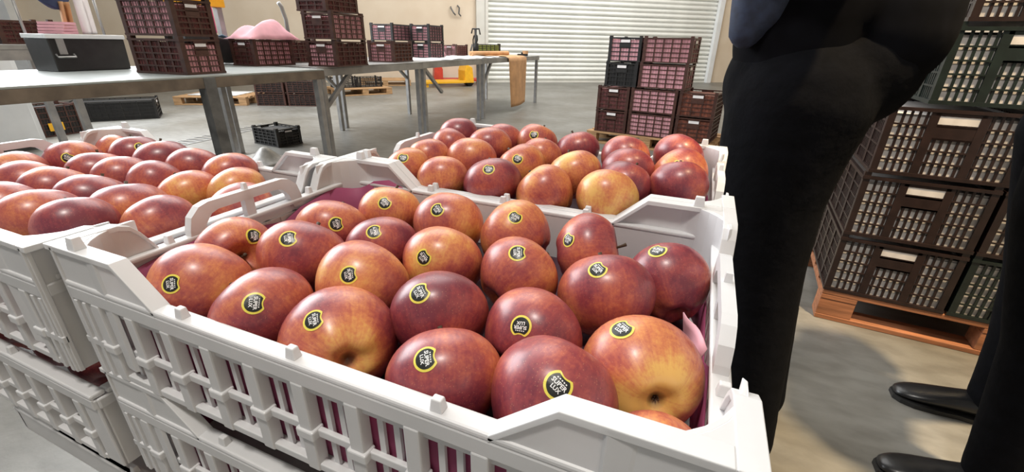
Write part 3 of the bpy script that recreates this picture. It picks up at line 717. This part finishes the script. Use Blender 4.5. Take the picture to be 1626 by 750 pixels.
fc('black crate with hand hole, third layer left of the stack before the shutter', 0.16, 0.53, 0.02, ZF+2*SF, True, body='black_plastic', lin='black_plastic')
fc('crate showing pink lining, third layer right of the stack before the shutter', 0.55, 1.06, 0.02, ZF+2*SF, False, lin='pink_paper')
fc('black crate with hand hole, top layer left of the stack before the shutter', 0.17, 0.54, 0.02, ZF+3*SF, True, body='black_plastic', lin='pink_paper')
fc('crate showing dusky pink lining, top layer right of the stack before the shutter', 0.56, 1.07, 0.02, ZF+3*SF, False)

# ------------------------------------------------------------------ steel packing tables
def table(label, x0, x1, y0, y1, h, legs, braces, rail, top, legw=0.045, legm='steel'):
    cx, cy = (x0+x1)/2, (y0+y1)/2; t = thing('packing_table', label, 'table', (cx, cy, 0), 0, 'packing tables in a row')
    hx, hy = (x1-x0)/2, (y1-y0)/2
    put('table_top', MB().box(-hx, hx, -hy, hy, h-0.012, h).mesh('table_top', M[top]), t, bevel=0.003)
    for sx in (-1, 1): put('apron', MB().box(*sorted((sx*hx, sx*(hx-0.03))), -hy+0.001, hy-0.001, h-0.075, h-0.0125).mesh('apron', M[rail]), t, bevel=0.002)
    for sy in (-1, 1): put('apron', MB().box(-hx+0.031, hx-0.031, *sorted((sy*hy, sy*(hy-0.03))), h-0.07, h-0.0125).mesh('apron', M[rail]), t)
    for (x, y, w_) in legs:
        lw = legw if w_ > 0.06 else 0.045
        put('leg', MB().box(x-cx-w_/2, x-cx+w_/2, y-cy-lw/2, y-cy+lw/2, 0, h-0.0126).mesh('leg', M[legm if w_ > 0.06 else 'steel']), t, bevel=0.003)
    for p, q in braces:
        put('brace', MB().bar((p[0]-cx, p[1]-cy, p[2]), (q[0]-cx, q[1]-cy, q[2]), 0.035, 0.035).mesh('brace', M['steel']), t)
    return t
TH = 0.88
table('long packing table at the left with pale sheet top and brown edge', -3.55, -2.30, -1.2, 2.70, TH,
      [(-2.33, 1.75, 0.07), (-2.33, 2.64, 0.05), (-3.48, 2.64, 0.05), (-2.33, -1.1, 0.05), (-3.48, -1.1, 0.05)], [], 'rail_wood', 'table_sheet', 0.075, 'dark_steel')
table('steel packing table carrying the tall stack of brown crates', -3.82, -2.50, 2.82, 4.42, TH,
      [(-2.54, 2.90, 0.05), (-3.77, 2.90, 0.05), (-2.54, 4.36, 0.05), (-3.77, 4.36, 0.05)], [((-2.54, 2.92, 0.55), (-2.54, 3.30, 0.85)), ((-3.77, 4.34, 0.55), (-3.77, 4.0, 0.85))], 'galvanised', 'galvanised')
table('steel packing table covered with white paper in the middle distance', -3.90, -2.55, 4.46, 6.06, TH,
      [(-2.59, 4.54, 0.05), (-3.86, 4.54, 0.05), (-2.59, 6.00, 0.05), (-3.86, 6.00, 0.05)], [((-2.59, 4.50, 0.86), (-2.59, 4.95, 0.50)), ((-3.86, 6.0, 0.55), (-3.86, 5.6, 0.85))], 'galvanised', 'galvanised')
table('farthest steel packing table with brown paper hanging off its end', -3.75, -2.57, 6.12, 8.60, TH,
      [(-2.61, 6.18, 0.05), (-3.71, 6.18, 0.05), (-2.61, 8.55, 0.05), (-3.71, 8.55, 0.05)], [((-2.61, 6.20, 0.52), (-2.61, 5.9+0.6, 0.85))], 'galvanised', 'galvanised')
# crates on the tables
TG = 'lattice crates on the packing tables'; R90 = PI/2
def tc(label, x, y, lev, ang, **kw):
    kw.setdefault('H', 0.205); lattice_crate(label, (x, y, TH+0.001+lev*(kw['H']+0.0125)), math.radians(ang), group=TG, **kw)
tc('brown crate with hand hole, bottom of the stack on the left table', -2.615, 1.80, 0, 6, L=0.42, W=0.27, lin=('maroon_sheet', 'pink_paper'))
tc('brown crate showing pink lining, second layer on the left table', -2.625, 1.805, 1, 6, L=0.42, W=0.27, lin=('pink_paper', 'maroon_sheet'))
tc('brown crate topmost of the stack on the left table', -2.61, 1.80, 2, 6, L=0.42, W=0.27, lin='maroon_sheet')
tc('brown crate with pink paper bulging out of its top', -3.06, 2.80, 0, 91, L=0.40, W=0.27, lin=('pink_sheet', 'maroon_sheet'))
tc('brown crate with pink-lined end, bottom of the tall stack on the steel table', -2.57, 3.17, 0, 95, L=0.44, W=0.30, lin=('maroon_sheet', 'pink_paper'))
tc('brown crate with pink-lined side, second layer of the tall stack on the steel table', -2.56, 3.16, 1, 95, L=0.44, W=0.30, lin=('pink_paper', 'maroon_sheet'))
tc('brown crate topmost of the tall stack on the steel table', -2.66, 3.22, 2, 95, L=0.44, W=0.30, lin='maroon_sheet')
tc('brown crate with white paper in its hand hole at the steel table end', -2.80, 4.24, 0, 98, L=0.44, W=0.31, lin=('rust_sheet', 'pink_sheet'))
tc('dark brown crate behind the tall stack on the steel table', -3.35, 3.35, 0, 92, L=0.42, W=0.30, lin='maroon_sheet')
tc('dark crate, lower of two stacked behind the crates at the steel table end', -3.62, 5.40, 0, 92, L=0.52, W=0.36, body='black_plastic')
tc('dark crate, upper of two stacked behind the crates at the steel table end', -3.62, 5.40, 1, 92, L=0.52, W=0.36, body='black_plastic')
tc('brown crate beside the pair of dark crates on the paper-covered table', -3.20, 5.62, 1, 92, L=0.40, W=0.30, H=0.205, body='black_plastic')
tc('brown crate under the crate beside the pair of dark crates', -3.20, 5.62, 0, 92, L=0.40, W=0.30, H=0.205, body='black_plastic')
tc('small maroon crate beside pink paper on the far table', -3.52, 6.95, 0, 92, L=0.42, W=0.28, H=0.17)
tc('black crate of green fruit on the far table', -3.35, 7.90, 0, 30, L=0.44, W=0.28, H=0.19, body='black_plastic', lin='fruit_green')

# ------------------------------------------------------------------ clutter on and behind the tables
def crumple(name, nx, ny, fn, m, solid=0.002): return put(name, MB().grid(nx, ny, fn).mesh(name, M[m], True), solid=solid)
rq = random.Random(21)
def bulge(u, v):
    a, b = 2*u-1, 2*v-1; h = max(0, 1-abs(a)**3)*max(0, 1-abs(b)**3)
    return (-3.06 + a*0.15, 2.83 + b*0.26 + 0.03*h, 1.088 + h*(0.125 + 0.03*math.sin(5*a+3*b) + 0.03*b))
tag(crumple('pink_paper', 14, 18, bulge, 'pink_paper'), 'pale pink paper bulging out of a brown crate', 'paper')
tag(crumple('pink_paper_sheet', 10, 10, lambda u, v: (-3.40 + 0.22*u, 5.78 + 0.30*v, TH+0.002 + (0.22-0.08*v)*math.sin(PI*u)**0.7 + 0.01*math.sin(9*v)), 'pink_paper'), 'pink paper sheet folded upright on the middle steel table', 'paper')
tag(crumple('white_paper_sheet', 14, 26, lambda u, v: (-3.30 + 0.72*u, 4.75 + 1.28*v, TH+0.0025 + 0.010*abs(math.sin(6*u+4*v)*math.sin(9*v))), 'white_paper', 0.001), 'white paper spread over the middle steel table', 'paper')
tag(crumple('white_paper_sheet', 14, 20, lambda u, v: (-3.35 + 0.74*u, 6.15 + 0.70*v, TH+0.0025 + 0.014*abs(math.sin(5*u+3*v)*math.sin(8*v))), 'white_paper', 0.001), 'white paper crumpled at the near end of the farthest table', 'paper')
def hang(u, v):      # lies on the table, bends over the edge and hangs
    y = 7.02 + 0.86*u; s = v*1.25
    if s < 0.45: x, z = -2.565 - (0.45-s), TH+0.006 + 0.012*abs(math.sin(7*u+6*s))
    else:
        a = s-0.45; x = -2.545 + 0.02*math.sin(4*u) + 0.05*a*math.sin(3*u+1); z = TH - a
        y += 0.06*a
    return (x, y, max(z, 0.06))
tag(crumple('brown_paper', 12, 24, hang, 'kraft', 0.0015), 'strip of brown paper hanging from the far table to the floor', 'paper')
rl = thing('paper_roll', 'roll of brown paper lying on the farthest table', 'paper roll', (-3.02, 7.30, TH+0.045), math.radians(80))
put('roll', MB().tube([(-0.55,0,0), (0.55,0,0)], 0.040, 18).mesh('roll', M['kraft'], False), rl)
put('cardboard_core', MB().tube([(-0.56,0,0), (0.56,0,0)], 0.018, 12).mesh('cardboard_core', M['wood'], True), rl)
tg = thing('tape_gun', 'black tape dispenser lying at the end of the farthest table', 'tape dispenser', (-2.75, 8.15, TH+0.001), 0.4)
put('tape_body', MB().box(-0.10, 0.10, -0.03, 0.03, 0, 0.035).box(-0.03, 0.03, -0.03, 0.03, 0.035, 0.06).mesh('tape_body', M['rubber']), tg, bevel=0.006)
put('tape_reel', MB().lathe([(0.02,-0.025), (0.055,-0.025), (0.055,0.025), (0.02,0.025), (0.02,-0.025)], 20, (0.05, 0, 0.062)).mesh('tape_reel', M['kraft']), tg)
sp_ = thing('spray_bottle', 'black spray pump rising behind the black fruit crate', 'pump', (-3.30, 7.30, TH+0.001))
put('bottle_body', MB().lathe([(0.0,0), (0.05,0), (0.05,0.16), (0.02,0.21), (0.02,0.42), (0,0.42)], 16).mesh('bottle_body', M['rubber'], True), sp_)
put('pump_handle', MB().tube([(-0.09,0.02,0.36), (-0.06,0,0.43), (0.07,0,0.43), (0.09,0,0.34)], 0.013, 8).mesh('pump_handle', M['rubber'], True), sp_)

# open bin with aluminium rim, papers and clothes on it
bi = thing('storage_bin', 'black plastic bin with an aluminium rim on the left table', 'bin', (-3.30, 1.61, TH+0.001), math.radians(92))
put('bin_body', MB().box(-0.205, 0.205, -0.12, 0.12, 0, 0.190, -0.004).mesh('bin_body', M['black_plastic']), bi, bevel=0.006)
put('bin_rim', MB().box(-0.215, 0.215, -0.13, -0.105, 0.190, 0.215).box(-0.215, 0.215, 0.105, 0.13, 0.190, 0.215).box(-0.215, -0.19, -0.105, 0.105, 0.190, 0.215).box(0.19, 0.215, -0.105, 0.105, 0.190, 0.215).mesh('bin_rim', M['white_paint']), bi, bevel=0.003)
put('latch', MB().box(-0.17, -0.13, -0.128, -0.120, 0.10, 0.19).mesh('latch', M['steel']), bi)
put('handle', MB().tube([(-0.19,-0.122,0.10), (-0.19,-0.14,0.085), (-0.10,-0.14,0.085), (-0.10,-0.122,0.10)], 0.006, 8).mesh('handle', M['steel'], True), bi)
put('bin_lid', MB().box(-0.188, 0.188, -0.104, 0.104, 0.176, 0.190).mesh('bin_lid', M['black_plastic']), bi)
def folded(label, x, y, z, w_, d, h, rz, m):
    t = thing('folded_paper', label, 'paper', (x, y, z), rz, 'pink folded papers')
    n = 4
    for k in range(n): put('sheet', MB().box(-w_/2+0.004*k, w_/2+0.003*k, -d/2, d/2-0.004*k, h*k/n, h*(k+0.86)/n).mesh('sheet', M[m]), t, rz=0.05*(k-1))
folded('pile of pink folded paper on the black bin', -3.27, 1.52, TH+0.218, 0.15, 0.11, 0.07, 0.5, 'pink_paper')
folded('pile of pink folded paper behind the black bin rim', -3.36, 1.60, TH+0.218, 0.12, 0.10, 0.035, -0.3, 'pink_paper')
tag(crumple('white_sheet', 10, 14, lambda u, v: (-3.34 + 0.03*math.sin(6*u) + 0.05*v, 1.655 + 0.085*u + 0.03*(1-v), TH+0.220 + 0.22*(1-v)), 'white_paper', 0.003), 'white cloth hanging down onto the black bin', 'cloth')
tag(crumple('brown_cloth', 8, 12, lambda u, v: (-3.38 + 0.03*math.sin(7*u), 1.60 + 0.05*u + 0.02*(1-v), TH+0.218 + 0.19*(1-v)), 'kraft', 0.003), 'orange brown paper strip hanging beside the white cloth', 'cloth')
jk = MB().grid(14, 10, lambda u, v: (-3.42 + 0.05*math.sin(5*u), 1.46 + 0.30*u, TH+0.50 - 0.14*(1-(2*u-1)**2)*v))
tag(put('navy_jacket', jk.mesh('navy_jacket', M['navy'], True), solid=0.03), 'dark blue jacket hanging at the upper left edge above the bin', 'jacket')
hp = thing('garment_rail', 'thin steel garment rail behind the black bin', 'rail', (-3.42, 1.62, TH+0.001))
put('rail_bar', MB().tube([(0,-0.20,0.50), (0,0.22,0.50)], 0.008, 8).mesh('rail_bar', M['steel'], True), hp)
for y in (-0.20, 0.22): put('rail_post', MB().tube([(0,y,0), (0,y,0.50)], 0.008, 8).mesh('rail_post', M['steel'], True), hp)

# white cabinet and steel rack behind the left table
wc = thing('white_cabinet', 'plain white cabinet standing behind the left table', 'cabinet', (-6.05, 1.05, 0))
put('cabinet_body', MB().box(-0.35, 0.37, -1.1, 1.12, 0.05, 1.02).mesh('cabinet_body', M['white_paint']), wc, bevel=0.004)
put('cabinet_top', MB().box(-0.37, 0.39, -1.12, 1.14, 1.02, 1.05).mesh('cabinet_top', M['white_paint']), wc, bevel=0.004)
put('plinth', MB().box(-0.33, 0.34, -1.08, 1.08, 0, 0.05).mesh('plinth', M['dark_steel']), wc)
put('cabinet_door', MB().box(0.37, 0.385, -0.02, 1.08, 0.08, 1.0).mesh('cabinet_door', M['white_paint']), wc, bevel=0.003)
put('cabinet_door', MB().box(0.37, 0.385, -1.08, -0.03, 0.08, 1.0).mesh('cabinet_door', M['white_paint']), wc, bevel=0.003)
rk = thing('steel_rack', 'steel rack bench behind the left table carrying brown crates', 'rack', (-4.75, 1.45, 0))
put('rack_top', MB().box(-0.28, 0.28, -0.75, 0.62, 0.975, 1.015).mesh('rack_top', M['galvanised']), rk, bevel=0.004)
put('rack_rail', MB().box(0.24, 0.28, -0.75, 0.62, 0.90, 0.974).mesh('rack_rail', M['steel']), rk)
for x in (-0.25, 0.25):
    for y in (-0.7, 0.58): put('leg', MB().box(x-0.025, x+0.025, y-0.025, y+0.025, 0, 0.974).mesh('leg', M['steel']), rk)
lattice_crate('brown crate on the steel rack at the far left edge', (-4.70, 1.48, 1.016), PI/2, 0.40, 0.29, 0.175, lin='maroon_sheet', name='lattice_crate')
lattice_crate('brown crate on the steel rack next to the one at the far left edge', (-4.70, 1.90, 1.016), PI/2, 0.36, 0.29, 0.175, lin='maroon_sheet', name='lattice_crate')

# hand stacker with yellow beam behind the tables
hs = thing('strapping_machine', 'black bench machine with a yellow top beam between the crates on the tables', 'machine', (-3.50, 2.63, TH+0.001)); hs.scale = (0.78, 0.78, 0.78)
put('top_beam', MB().box(-0.06, 0.06, -0.40, 0.26, 0.58, 0.74).mesh('top_beam', M['yellow_paint']), hs, bevel=0.01)
for y in (-0.36, 0.20): put('mast_post', MB().box(-0.035, 0.035, y-0.03, y+0.03, 0.0, 0.58).mesh('mast_post', M['galvanised'] if y > 0 else M['dark_steel']), hs, bevel=0.004)
put('motor_cover', MB().prism([(-0.42, 0.02), (0.30, 0.02), (0.30, 0.10), (0.05, 0.26), (-0.42, 0.34)], lambda a, z, t: (t, a, z), 0.05, 0.30).mesh('motor_cover', M['black_plastic']), hs, bevel=0.015)
for y in (-0.36, 0.24): put('rubber_foot', MB().lathe([(0,0), (0.03,0), (0.03,0.02), (0,0.02)], 12, (0.18, y, 0)).mesh('rubber_foot', M['rubber']), hs)
tag(crumple('magenta_cloth', 8, 12, lambda u, v: (-3.435 + 0.012*math.sin(8*u), 2.56 + 0.12*u, 1.33 - 0.20*v), 'magenta', 0.004), 'magenta cloth hanging from the yellow machine beam', 'cloth')
tag(crumple('blue_sheet', 8, 8, lambda u, v: (-3.44 + 0.16*u, 2.62 + 0.15*v, 1.115 - 0.075*v + 0.006*math.sin(7*u)), 'light_blue', 0.003), 'light blue sheet lying on the black machine cover', 'cloth')
pp = thing('standing_pole', 'slim grey pole standing behind the pink paper crate', 'pole', (-3.72, 3.70, TH+0.001))
put('pole', MB().tube([(0,0,0), (0,0,0.40), (0,-0.03,0.52), (0,-0.06,0.56)], 0.020, 10).mesh('pole', M['galvanised'], True), pp)
put('pole_foot', MB().lathe([(0,0), (0.09,0), (0.09,0.012), (0.02,0.03), (0,0.03)], 18).mesh('pole_foot', M['dark_steel'], True), pp)

# things on the floor behind the tables
pallet('wooden pallet with a white sheet on the floor under the tables', (-7.55, 5.45, 0), math.radians(28))
tag(crumple('white_board', 4, 4, lambda u, v: (-7.85 + 0.75*u - 0.3*v, 5.05 + 0.35*u + 0.6*v, 0.152), 'white_paint', 0.012), 'white sheet lying on the pallet under the tables', 'sheet')
pallet('wooden pallet carrying dark crates on the floor behind the steel table', (-6.55, 7.95, 0), math.radians(60))
pallet('distant wooden pallet on the floor near the back wall', (-7.5, 10.1, 0), math.radians(38), 1.3, 0.9)
DG = 'dark crates on the floor behind the tables'
for i, (x, y, z, a, lab) in enumerate(((-6.55, 5.75, 0.001, 25, 'lower left dark crate of the low stack on the floor'), (-6.06, 5.98, 0.001, 25, 'lower right dark crate of the low stack on the floor'),
        (-6.55, 5.75, 0.222, 25, 'upper left dark crate of the low stack on the floor'), (-6.06, 5.98, 0.222, 25, 'upper right dark crate of the low stack on the floor'),
        (-6.72, 7.70, 0.146, 60, 'left dark crate on the pallet behind the steel table'), (-6.45, 8.15, 0.146, 60, 'right dark crate on the pallet behind the steel table'))):
    lattice_crate(lab, (x, y, z), math.radians(a), 0.50, 0.36, 0.205, body='black_plastic' if i > 3 else 'brown_plastic', lin='black_plastic' if i < 4 else None, group=DG)
lattice_crate('empty black crate standing on the floor between the tables', (-3.84, 3.42, 0.001), math.radians(-6), 0.42, 0.30, 0.19, body='black_plastic', lin='rubber')
mc = lattice_crate('maroon crate with a yellow tag under the left table', (-6.52, 2.55, 0.001), math.radians(93), 0.50, 0.36, 0.34, body='brown_plastic', lin='black_plastic')
put('paper_tag', MB().box(-0.08, 0.06, -0.186, -0.1835, 0.06, 0.15).mesh('paper_tag', M['yellow_paint']), mc)
lattice_crate('wide black crate on the floor behind the left table', (-7.15, 3.60, 0.001), math.radians(55), 0.95, 0.5, 0.26, body='black_plastic', lin='rubber')
tag(crumple('plastic_film', 16, 12, lambda u, v: (-3.62 + 0.55*u, 2.58 + 0.42*v, 0.004 + 0.13*max(0, math.sin(PI*u)*math.sin(PI*v))*(0.6 + 0.4*math.sin(9*u+5*v))), 'plastic_film'), 'heap of clear plastic film on the floor under the table', 'film')
# pallet trucks
def pallet_truck(label, loc, rz, body):
    t = thing('pallet_truck', label, 'pallet truck', loc, rz, 'pallet trucks by the back wall')
    for y in (-0.2, 0.2): put('fork', MB().box(-1.15, 0.0, y-0.08, y+0.08, 0.09, 0.15).box(-1.1, -1.0, y-0.04, y+0.04, 0.0, 0.09).mesh('fork', M[body]), t, bevel=0.006)
    put('pump_body', MB().prism([(0.0, 0.09), (0.26, 0.09), (0.22, 0.48), (0.06, 0.56), (0.0, 0.40)], lambda a, z, q: (a, q, z), -0.26, 0.26).mesh('pump_body', M[body]), t, bevel=0.015)
    for y in (-0.10, 0.10): put('wheel', MB().tube([(0.20, y-0.035, 0.10), (0.20, y+0.035, 0.10)], 0.10, 18).mesh('wheel', M['rubber']), t)
    put('steering_arm', MB().tube([(0.15, 0, 0.45), (0.30, 0, 0.95), (0.33, 0, 1.05)], 0.022, 10).mesh('steering_arm', M['dark_steel'], True), t)
    put('handle_loop', MB().tube([(0.33, 0, 1.02)] + [(0.38+0.05*math.sin(k*PI/8), 0.15*math.sin(k*PI/4), 1.16-0.13*math.cos(k*PI/4)) for k in range(9)], 0.018, 8).mesh('handle_loop', M['rubber'], True), t)
pallet_truck('yellow pallet truck standing behind the far table', (-5.62, 10.95, 0), math.radians(50), 'yellow_paint')
pallet_truck('red pallet truck standing behind the yellow one', (-6.35, 11.15, 0), math.radians(217), 'red_paint')

# ------------------------------------------------------------------ people
def blob(name, chains, m, parent, voxel=0.012, smooth=6):
    """one continuous surface grown over tapered limb chains (x, y, z, radius[, squash])"""
    b = MB()
    for ch in chains:
        pts = []
        for i in range(len(ch)-1):
            p, q = ch[i], ch[i+1]
            for k in range(6): pts.append(tuple(p[j] + (q[j]-p[j])*k/6 for j in range(4)))
        pts.append(tuple(ch[-1][:4]))
        b.tube([q[:3] for q in pts], [q[3] for q in pts], 18)
        for e in (ch[0], ch[-1]):
            r = e[3]; b.lathe([(max(1e-4, r*0.985*math.sin(t*PI/8)), -r*0.985*math.cos(t*PI/8)) for t in range(9)], 14, e[:3])
    o = put(name, b.mesh(name, M[m], True), parent)
    md = o.modifiers.new('skin', 'REMESH'); md.mode = 'VOXEL'; md.voxel_size = voxel; md.use_smooth_shade = True
    md = o.modifiers.new('soft', 'SMOOTH'); md.factor = 0.6; md.iterations = smooth
    return o
def hand(base, fwd, palm_n):      # palm and five bent fingers as chains
    f = Vector(fwd).normalized(); n = Vector(palm_n).normalized(); s = f.cross(n).normalized(); b = Vector(base); ch = []
    P = lambda v, r: (*v, r)
    ch.append([P(b - f*0.02, 0.026), P(b + f*0.045 + s*0.012, 0.030), P(b + f*0.08 + s*0.018, 0.020)])
    ch.append([P(b + f*0.02, 0.026), P(b + f*0.08 - s*0.018, 0.020)])
    for k, ln in enumerate((0.068, 0.078, 0.072, 0.056)):
        o = b + f*0.082 + s*(0.030 - 0.020*k)
        ch.append([P(o, 0.010), P(o + f*ln*0.5 + n*0.008, 0.009), P(o + f*ln*0.8 + n*0.028, 0.008), P(o + f*ln*0.85 + n*0.045, 0.007)])
    ch.append([P(b + f*0.015 + s*0.024, 0.013), P(b + f*0.045 + s*0.055, 0.011), P(b + f*0.075 + s*0.060 + n*0.012, 0.009)])
    return ch
def head(t, c, face, hairm='hair'):
    c = Vector(c); f = Vector(face).normalized(); u = Vector((0, 0, 1)); s = f.cross(u)
    P = lambda a, b_, d, r: (*(c + f*a + s*b_ + u*d), r)
    ch = [[P(-0.015, 0, 0.03, 0.088), P(0.015, 0, -0.02, 0.078), P(0.035, 0, -0.075, 0.045)], [P(-0.02, 0, -0.06, 0.055), P(-0.03, 0, -0.16, 0.056), P(-0.035, 0, -0.24, 0.075)],
          [P(0.086, 0, 0.012, 0.009), P(0.103, 0, -0.02, 0.014)], [P(0.082, -0.02, -0.055, 0.009), P(0.082, 0.02, -0.055, 0.009)]]
    for sg in (-1, 1): ch.append([P(-0.005, 0.083*sg, 0.015, 0.012), P(-0.008, 0.088*sg, -0.03, 0.011)])
    body = ch
    eyes = MB()
    for sg in (-1, 1): eyes.lathe([(max(1e-4, 0.009*math.sin(k*PI/8)), -0.009*math.cos(k*PI/8)) for k in range(9)], 12, tuple(c + f*0.079 + s*0.032*sg + u*0.012))
    put('eyes', eyes.mesh('eyes', M['eye'], True), t)
    blob('hair', [[P(-0.035, 0, 0.035, 0.088), P(0.01, 0, 0.055, 0.080)], [P(-0.05, 0, 0.03, 0.075), P(-0.05, 0, -0.05, 0.062)]], hairm, t, 0.012, 4)
    return body
def shoe(t, heel, toe, w_=0.048):
    h = Vector(heel); q = Vector(toe); d = q - h; L = d.length; d.normalize(); s = Vector((-d.y, d.x, 0))
    prof = [(0.0, 0.60, 0.070), (0.06, 0.92, 0.088), (0.20, 1.0, 0.095), (0.42, 0.88, 0.082), (0.62, 1.0, 0.066), (0.82, 0.98, 0.054), (0.94, 0.72, 0.044), (1.0, 0.38, 0.034)]
    def ring(a, wf, hh, z0):
        c = h + d*(a*L)
        out = []
        for k in range(14):
            an = 2*PI*k/14; y = math.cos(an)*w_*wf; z = z0 + (hh-z0)*(0.5+0.5*math.sin(an)) if z0 is not None else 0
            out.append(c + s*y + Vector((0, 0, z)))
        return out
    b = MB()
    R_ = [ring(a, wf, hh, 0.014) for a, wf, hh in prof]
    for r in R_: b.v += [tuple(v) for v in r]
    n = 14
    for i in range(len(R_)-1):
        for k in range(n): b.f.append((i*n+k, i*n+(k+1) % n, (i+1)*n+(k+1) % n, (i+1)*n+k))
    b.f.append(tuple(range(n))); b.f.append(tuple((len(R_)-1)*n+k for k in range(n)))
    o = put('shoe', b.mesh('shoe', M['leather'], True), t, subsurf=1)
    so = MB(); pl = [h + d*(a*L) + s*w_*wf*1.04 for a, wf, _ in prof] + [h + d*(a*L) - s*w_*wf*1.04 for a, wf, _ in reversed(prof)]
    so.prism([(p.x, p.y) for p in pl], lambda x, y, z: (x, y, z), 0.001, 0.016)
    put('sole', so.mesh('sole', M['rubber']), o)

# person standing just beyond the crates, facing left, one leg hiding the other
p1 = thing('person', 'person in black trousers and dark jacket standing behind the closest crate', 'person', (0, 0, 0))
C2 = Vector((0.546, -0.176))
def behind(ch, k):
    return [(C2.x + (x-C2.x)*k, C2.y + (y-C2.y)*k, z, r*1.04) for x, y, z, r in ch]
LEG = [(0.730, 0.950, 1.00, 0.142), (0.722, 0.945, 0.90, 0.128), (0.722, 0.940, 0.79, 0.112), (0.742, 0.938, 0.63, 0.095), (0.760, 0.935, 0.50, 0.088), (0.778, 0.932, 0.36, 0.084), (0.800, 0.928, 0.19, 0.078), (0.812, 0.925, 0.085, 0.078)]
LEG2 = [(x, y, z, r) for x, y, z, r in behind(LEG, 1.19)]
blob('trousers', [LEG, LEG2, [(0.700, 0.98, 1.03, 0.125), (0.715, 1.10, 1.03, 0.125)], [(0.81, 1.00, 1.07, 0.135), (0.83, 1.10, 1.07, 0.135)]], 'black_cloth', p1, 0.012, 8)
blob('jacket', [[(0.71, 0.98, 1.08, 0.125), (0.71, 0.99, 1.16, 0.135), (0.74, 1.02, 1.34, 0.140), (0.745, 1.02, 1.48, 0.10)], [(0.84, 1.00, 1.13, 0.130), (0.83, 1.02, 1.20, 0.135), (0.78, 1.06, 1.38, 0.14)],
               [(0.74, 1.10, 1.08, 0.135), (0.73, 1.12, 1.34, 0.145), (0.74, 1.09, 1.48, 0.10)],
               [(0.75, 0.88, 1.46, 0.065), (0.74, 0.82, 1.30, 0.055), (0.62, 0.86, 1.27, 0.046), (0.54, 0.98, 1.29, 0.038)],
               [(0.75, 1.20, 1.46, 0.065), (0.73, 1.28, 1.30, 0.055), (0.62, 1.24, 1.26, 0.046), (0.53, 1.12, 1.28, 0.038)]], 'navy_cloth', p1, 0.013, 6)
blob('shirt_tail', [[(0.600, 0.89, 1.130, 0.034), (0.606, 0.895, 1.20, 0.046), (0.66, 0.96, 1.36, 0.060)], [(0.625, 0.90, 1.17, 0.045), (0.635, 0.905, 1.22, 0.050), (0.68, 0.97, 1.38, 0.060)]], 'denim', p1, 0.010, 3)['label'] = 'blue denim shirt tail'
hd = head(p1, (0.72, 1.05, 1.68), (-1, -0.1, -0.15))
blob('body', hd + hand((0.52, 0.99, 1.29), (-0.3, 0.9, 0.05), (0.8, 0.3, 0)) + hand((0.51, 1.11, 1.28), (-0.3, -0.9, 0.05), (0.8, -0.3, 0)), 'skin', p1, 0.006, 3)
shoe(p1, (0.885, 0.920, 0), (0.615, 0.945, 0)); shoe(p1, (0.93, 1.130, 0), (0.66, 1.16, 0))

# person at the right edge, shoes pointing left
p2 = thing('person', 'person in black trousers and shiny black shoes at the right edge', 'person', (0, 0, 0))
LA = [(1.315, 1.075, 0.95, 0.120), (1.310, 1.070, 0.82, 0.108), (1.345, 1.065, 0.62, 0.088), (1.375, 1.062, 0.48, 0.078), (1.395, 1.060, 0.30, 0.072), (1.410, 1.058, 0.14, 0.066), (1.414, 1.058, 0.085, 0.064)]
LB = [(1.37, 1.270, 0.95, 0.120), (1.41, 1.30, 0.80, 0.105), (1.48, 1.35, 0.55, 0.082), (1.535, 1.395, 0.32, 0.072), (1.56, 1.420, 0.14, 0.064), (1.562, 1.422, 0.085, 0.062)]
blob('trousers', [LA, LB, [(1.33, 1.08, 1.02, 0.120), (1.37, 1.26, 1.02, 0.120)]], 'black_cloth', p2, 0.012, 8)
blob('jacket', [[(1.345, 1.10, 1.12, 0.125), (1.36, 1.08, 1.36, 0.135), (1.37, 1.10, 1.48, 0.10)], [(1.37, 1.25, 1.12, 0.125), (1.38, 1.28, 1.36, 0.135), (1.38, 1.26, 1.48, 0.10)],
               [(1.37, 0.99, 1.46, 0.065), (1.42, 0.93, 1.24, 0.054), (1.42, 0.93, 1.02, 0.044), (1.41, 0.94, 0.96, 0.038)], [(1.38, 1.38, 1.46, 0.065), (1.44, 1.45, 1.24, 0.054), (1.46, 1.45, 1.02, 0.044), (1.46, 1.45, 0.96, 0.038)]], 'navy_cloth', p2, 0.013, 6)
hd2 = head(p2, (1.34, 1.18, 1.70), (-1, -0.2, -0.1))
blob('body', hd2 + hand((1.41, 0.94, 0.94), (0, 0, -1), (-0.3, 1, 0)) + hand((1.46, 1.45, 0.94), (0, 0, -1), (-0.3, -1, 0)), 'skin', p2, 0.006, 3)
shoe(p2, (1.470, 1.062, 0), (1.180, 1.055, 0), 0.050); shoe(p2, (1.615, 1.425, 0), (1.325, 1.440, 0), 0.050)

for t, base in ((p1, Vector((0.80, 0.98, 0))), (p2, Vector((1.45, 1.22, 0)))):      # empties stand at the feet
    t.location = base
    for ch in t.children: ch.location = ch.location - base
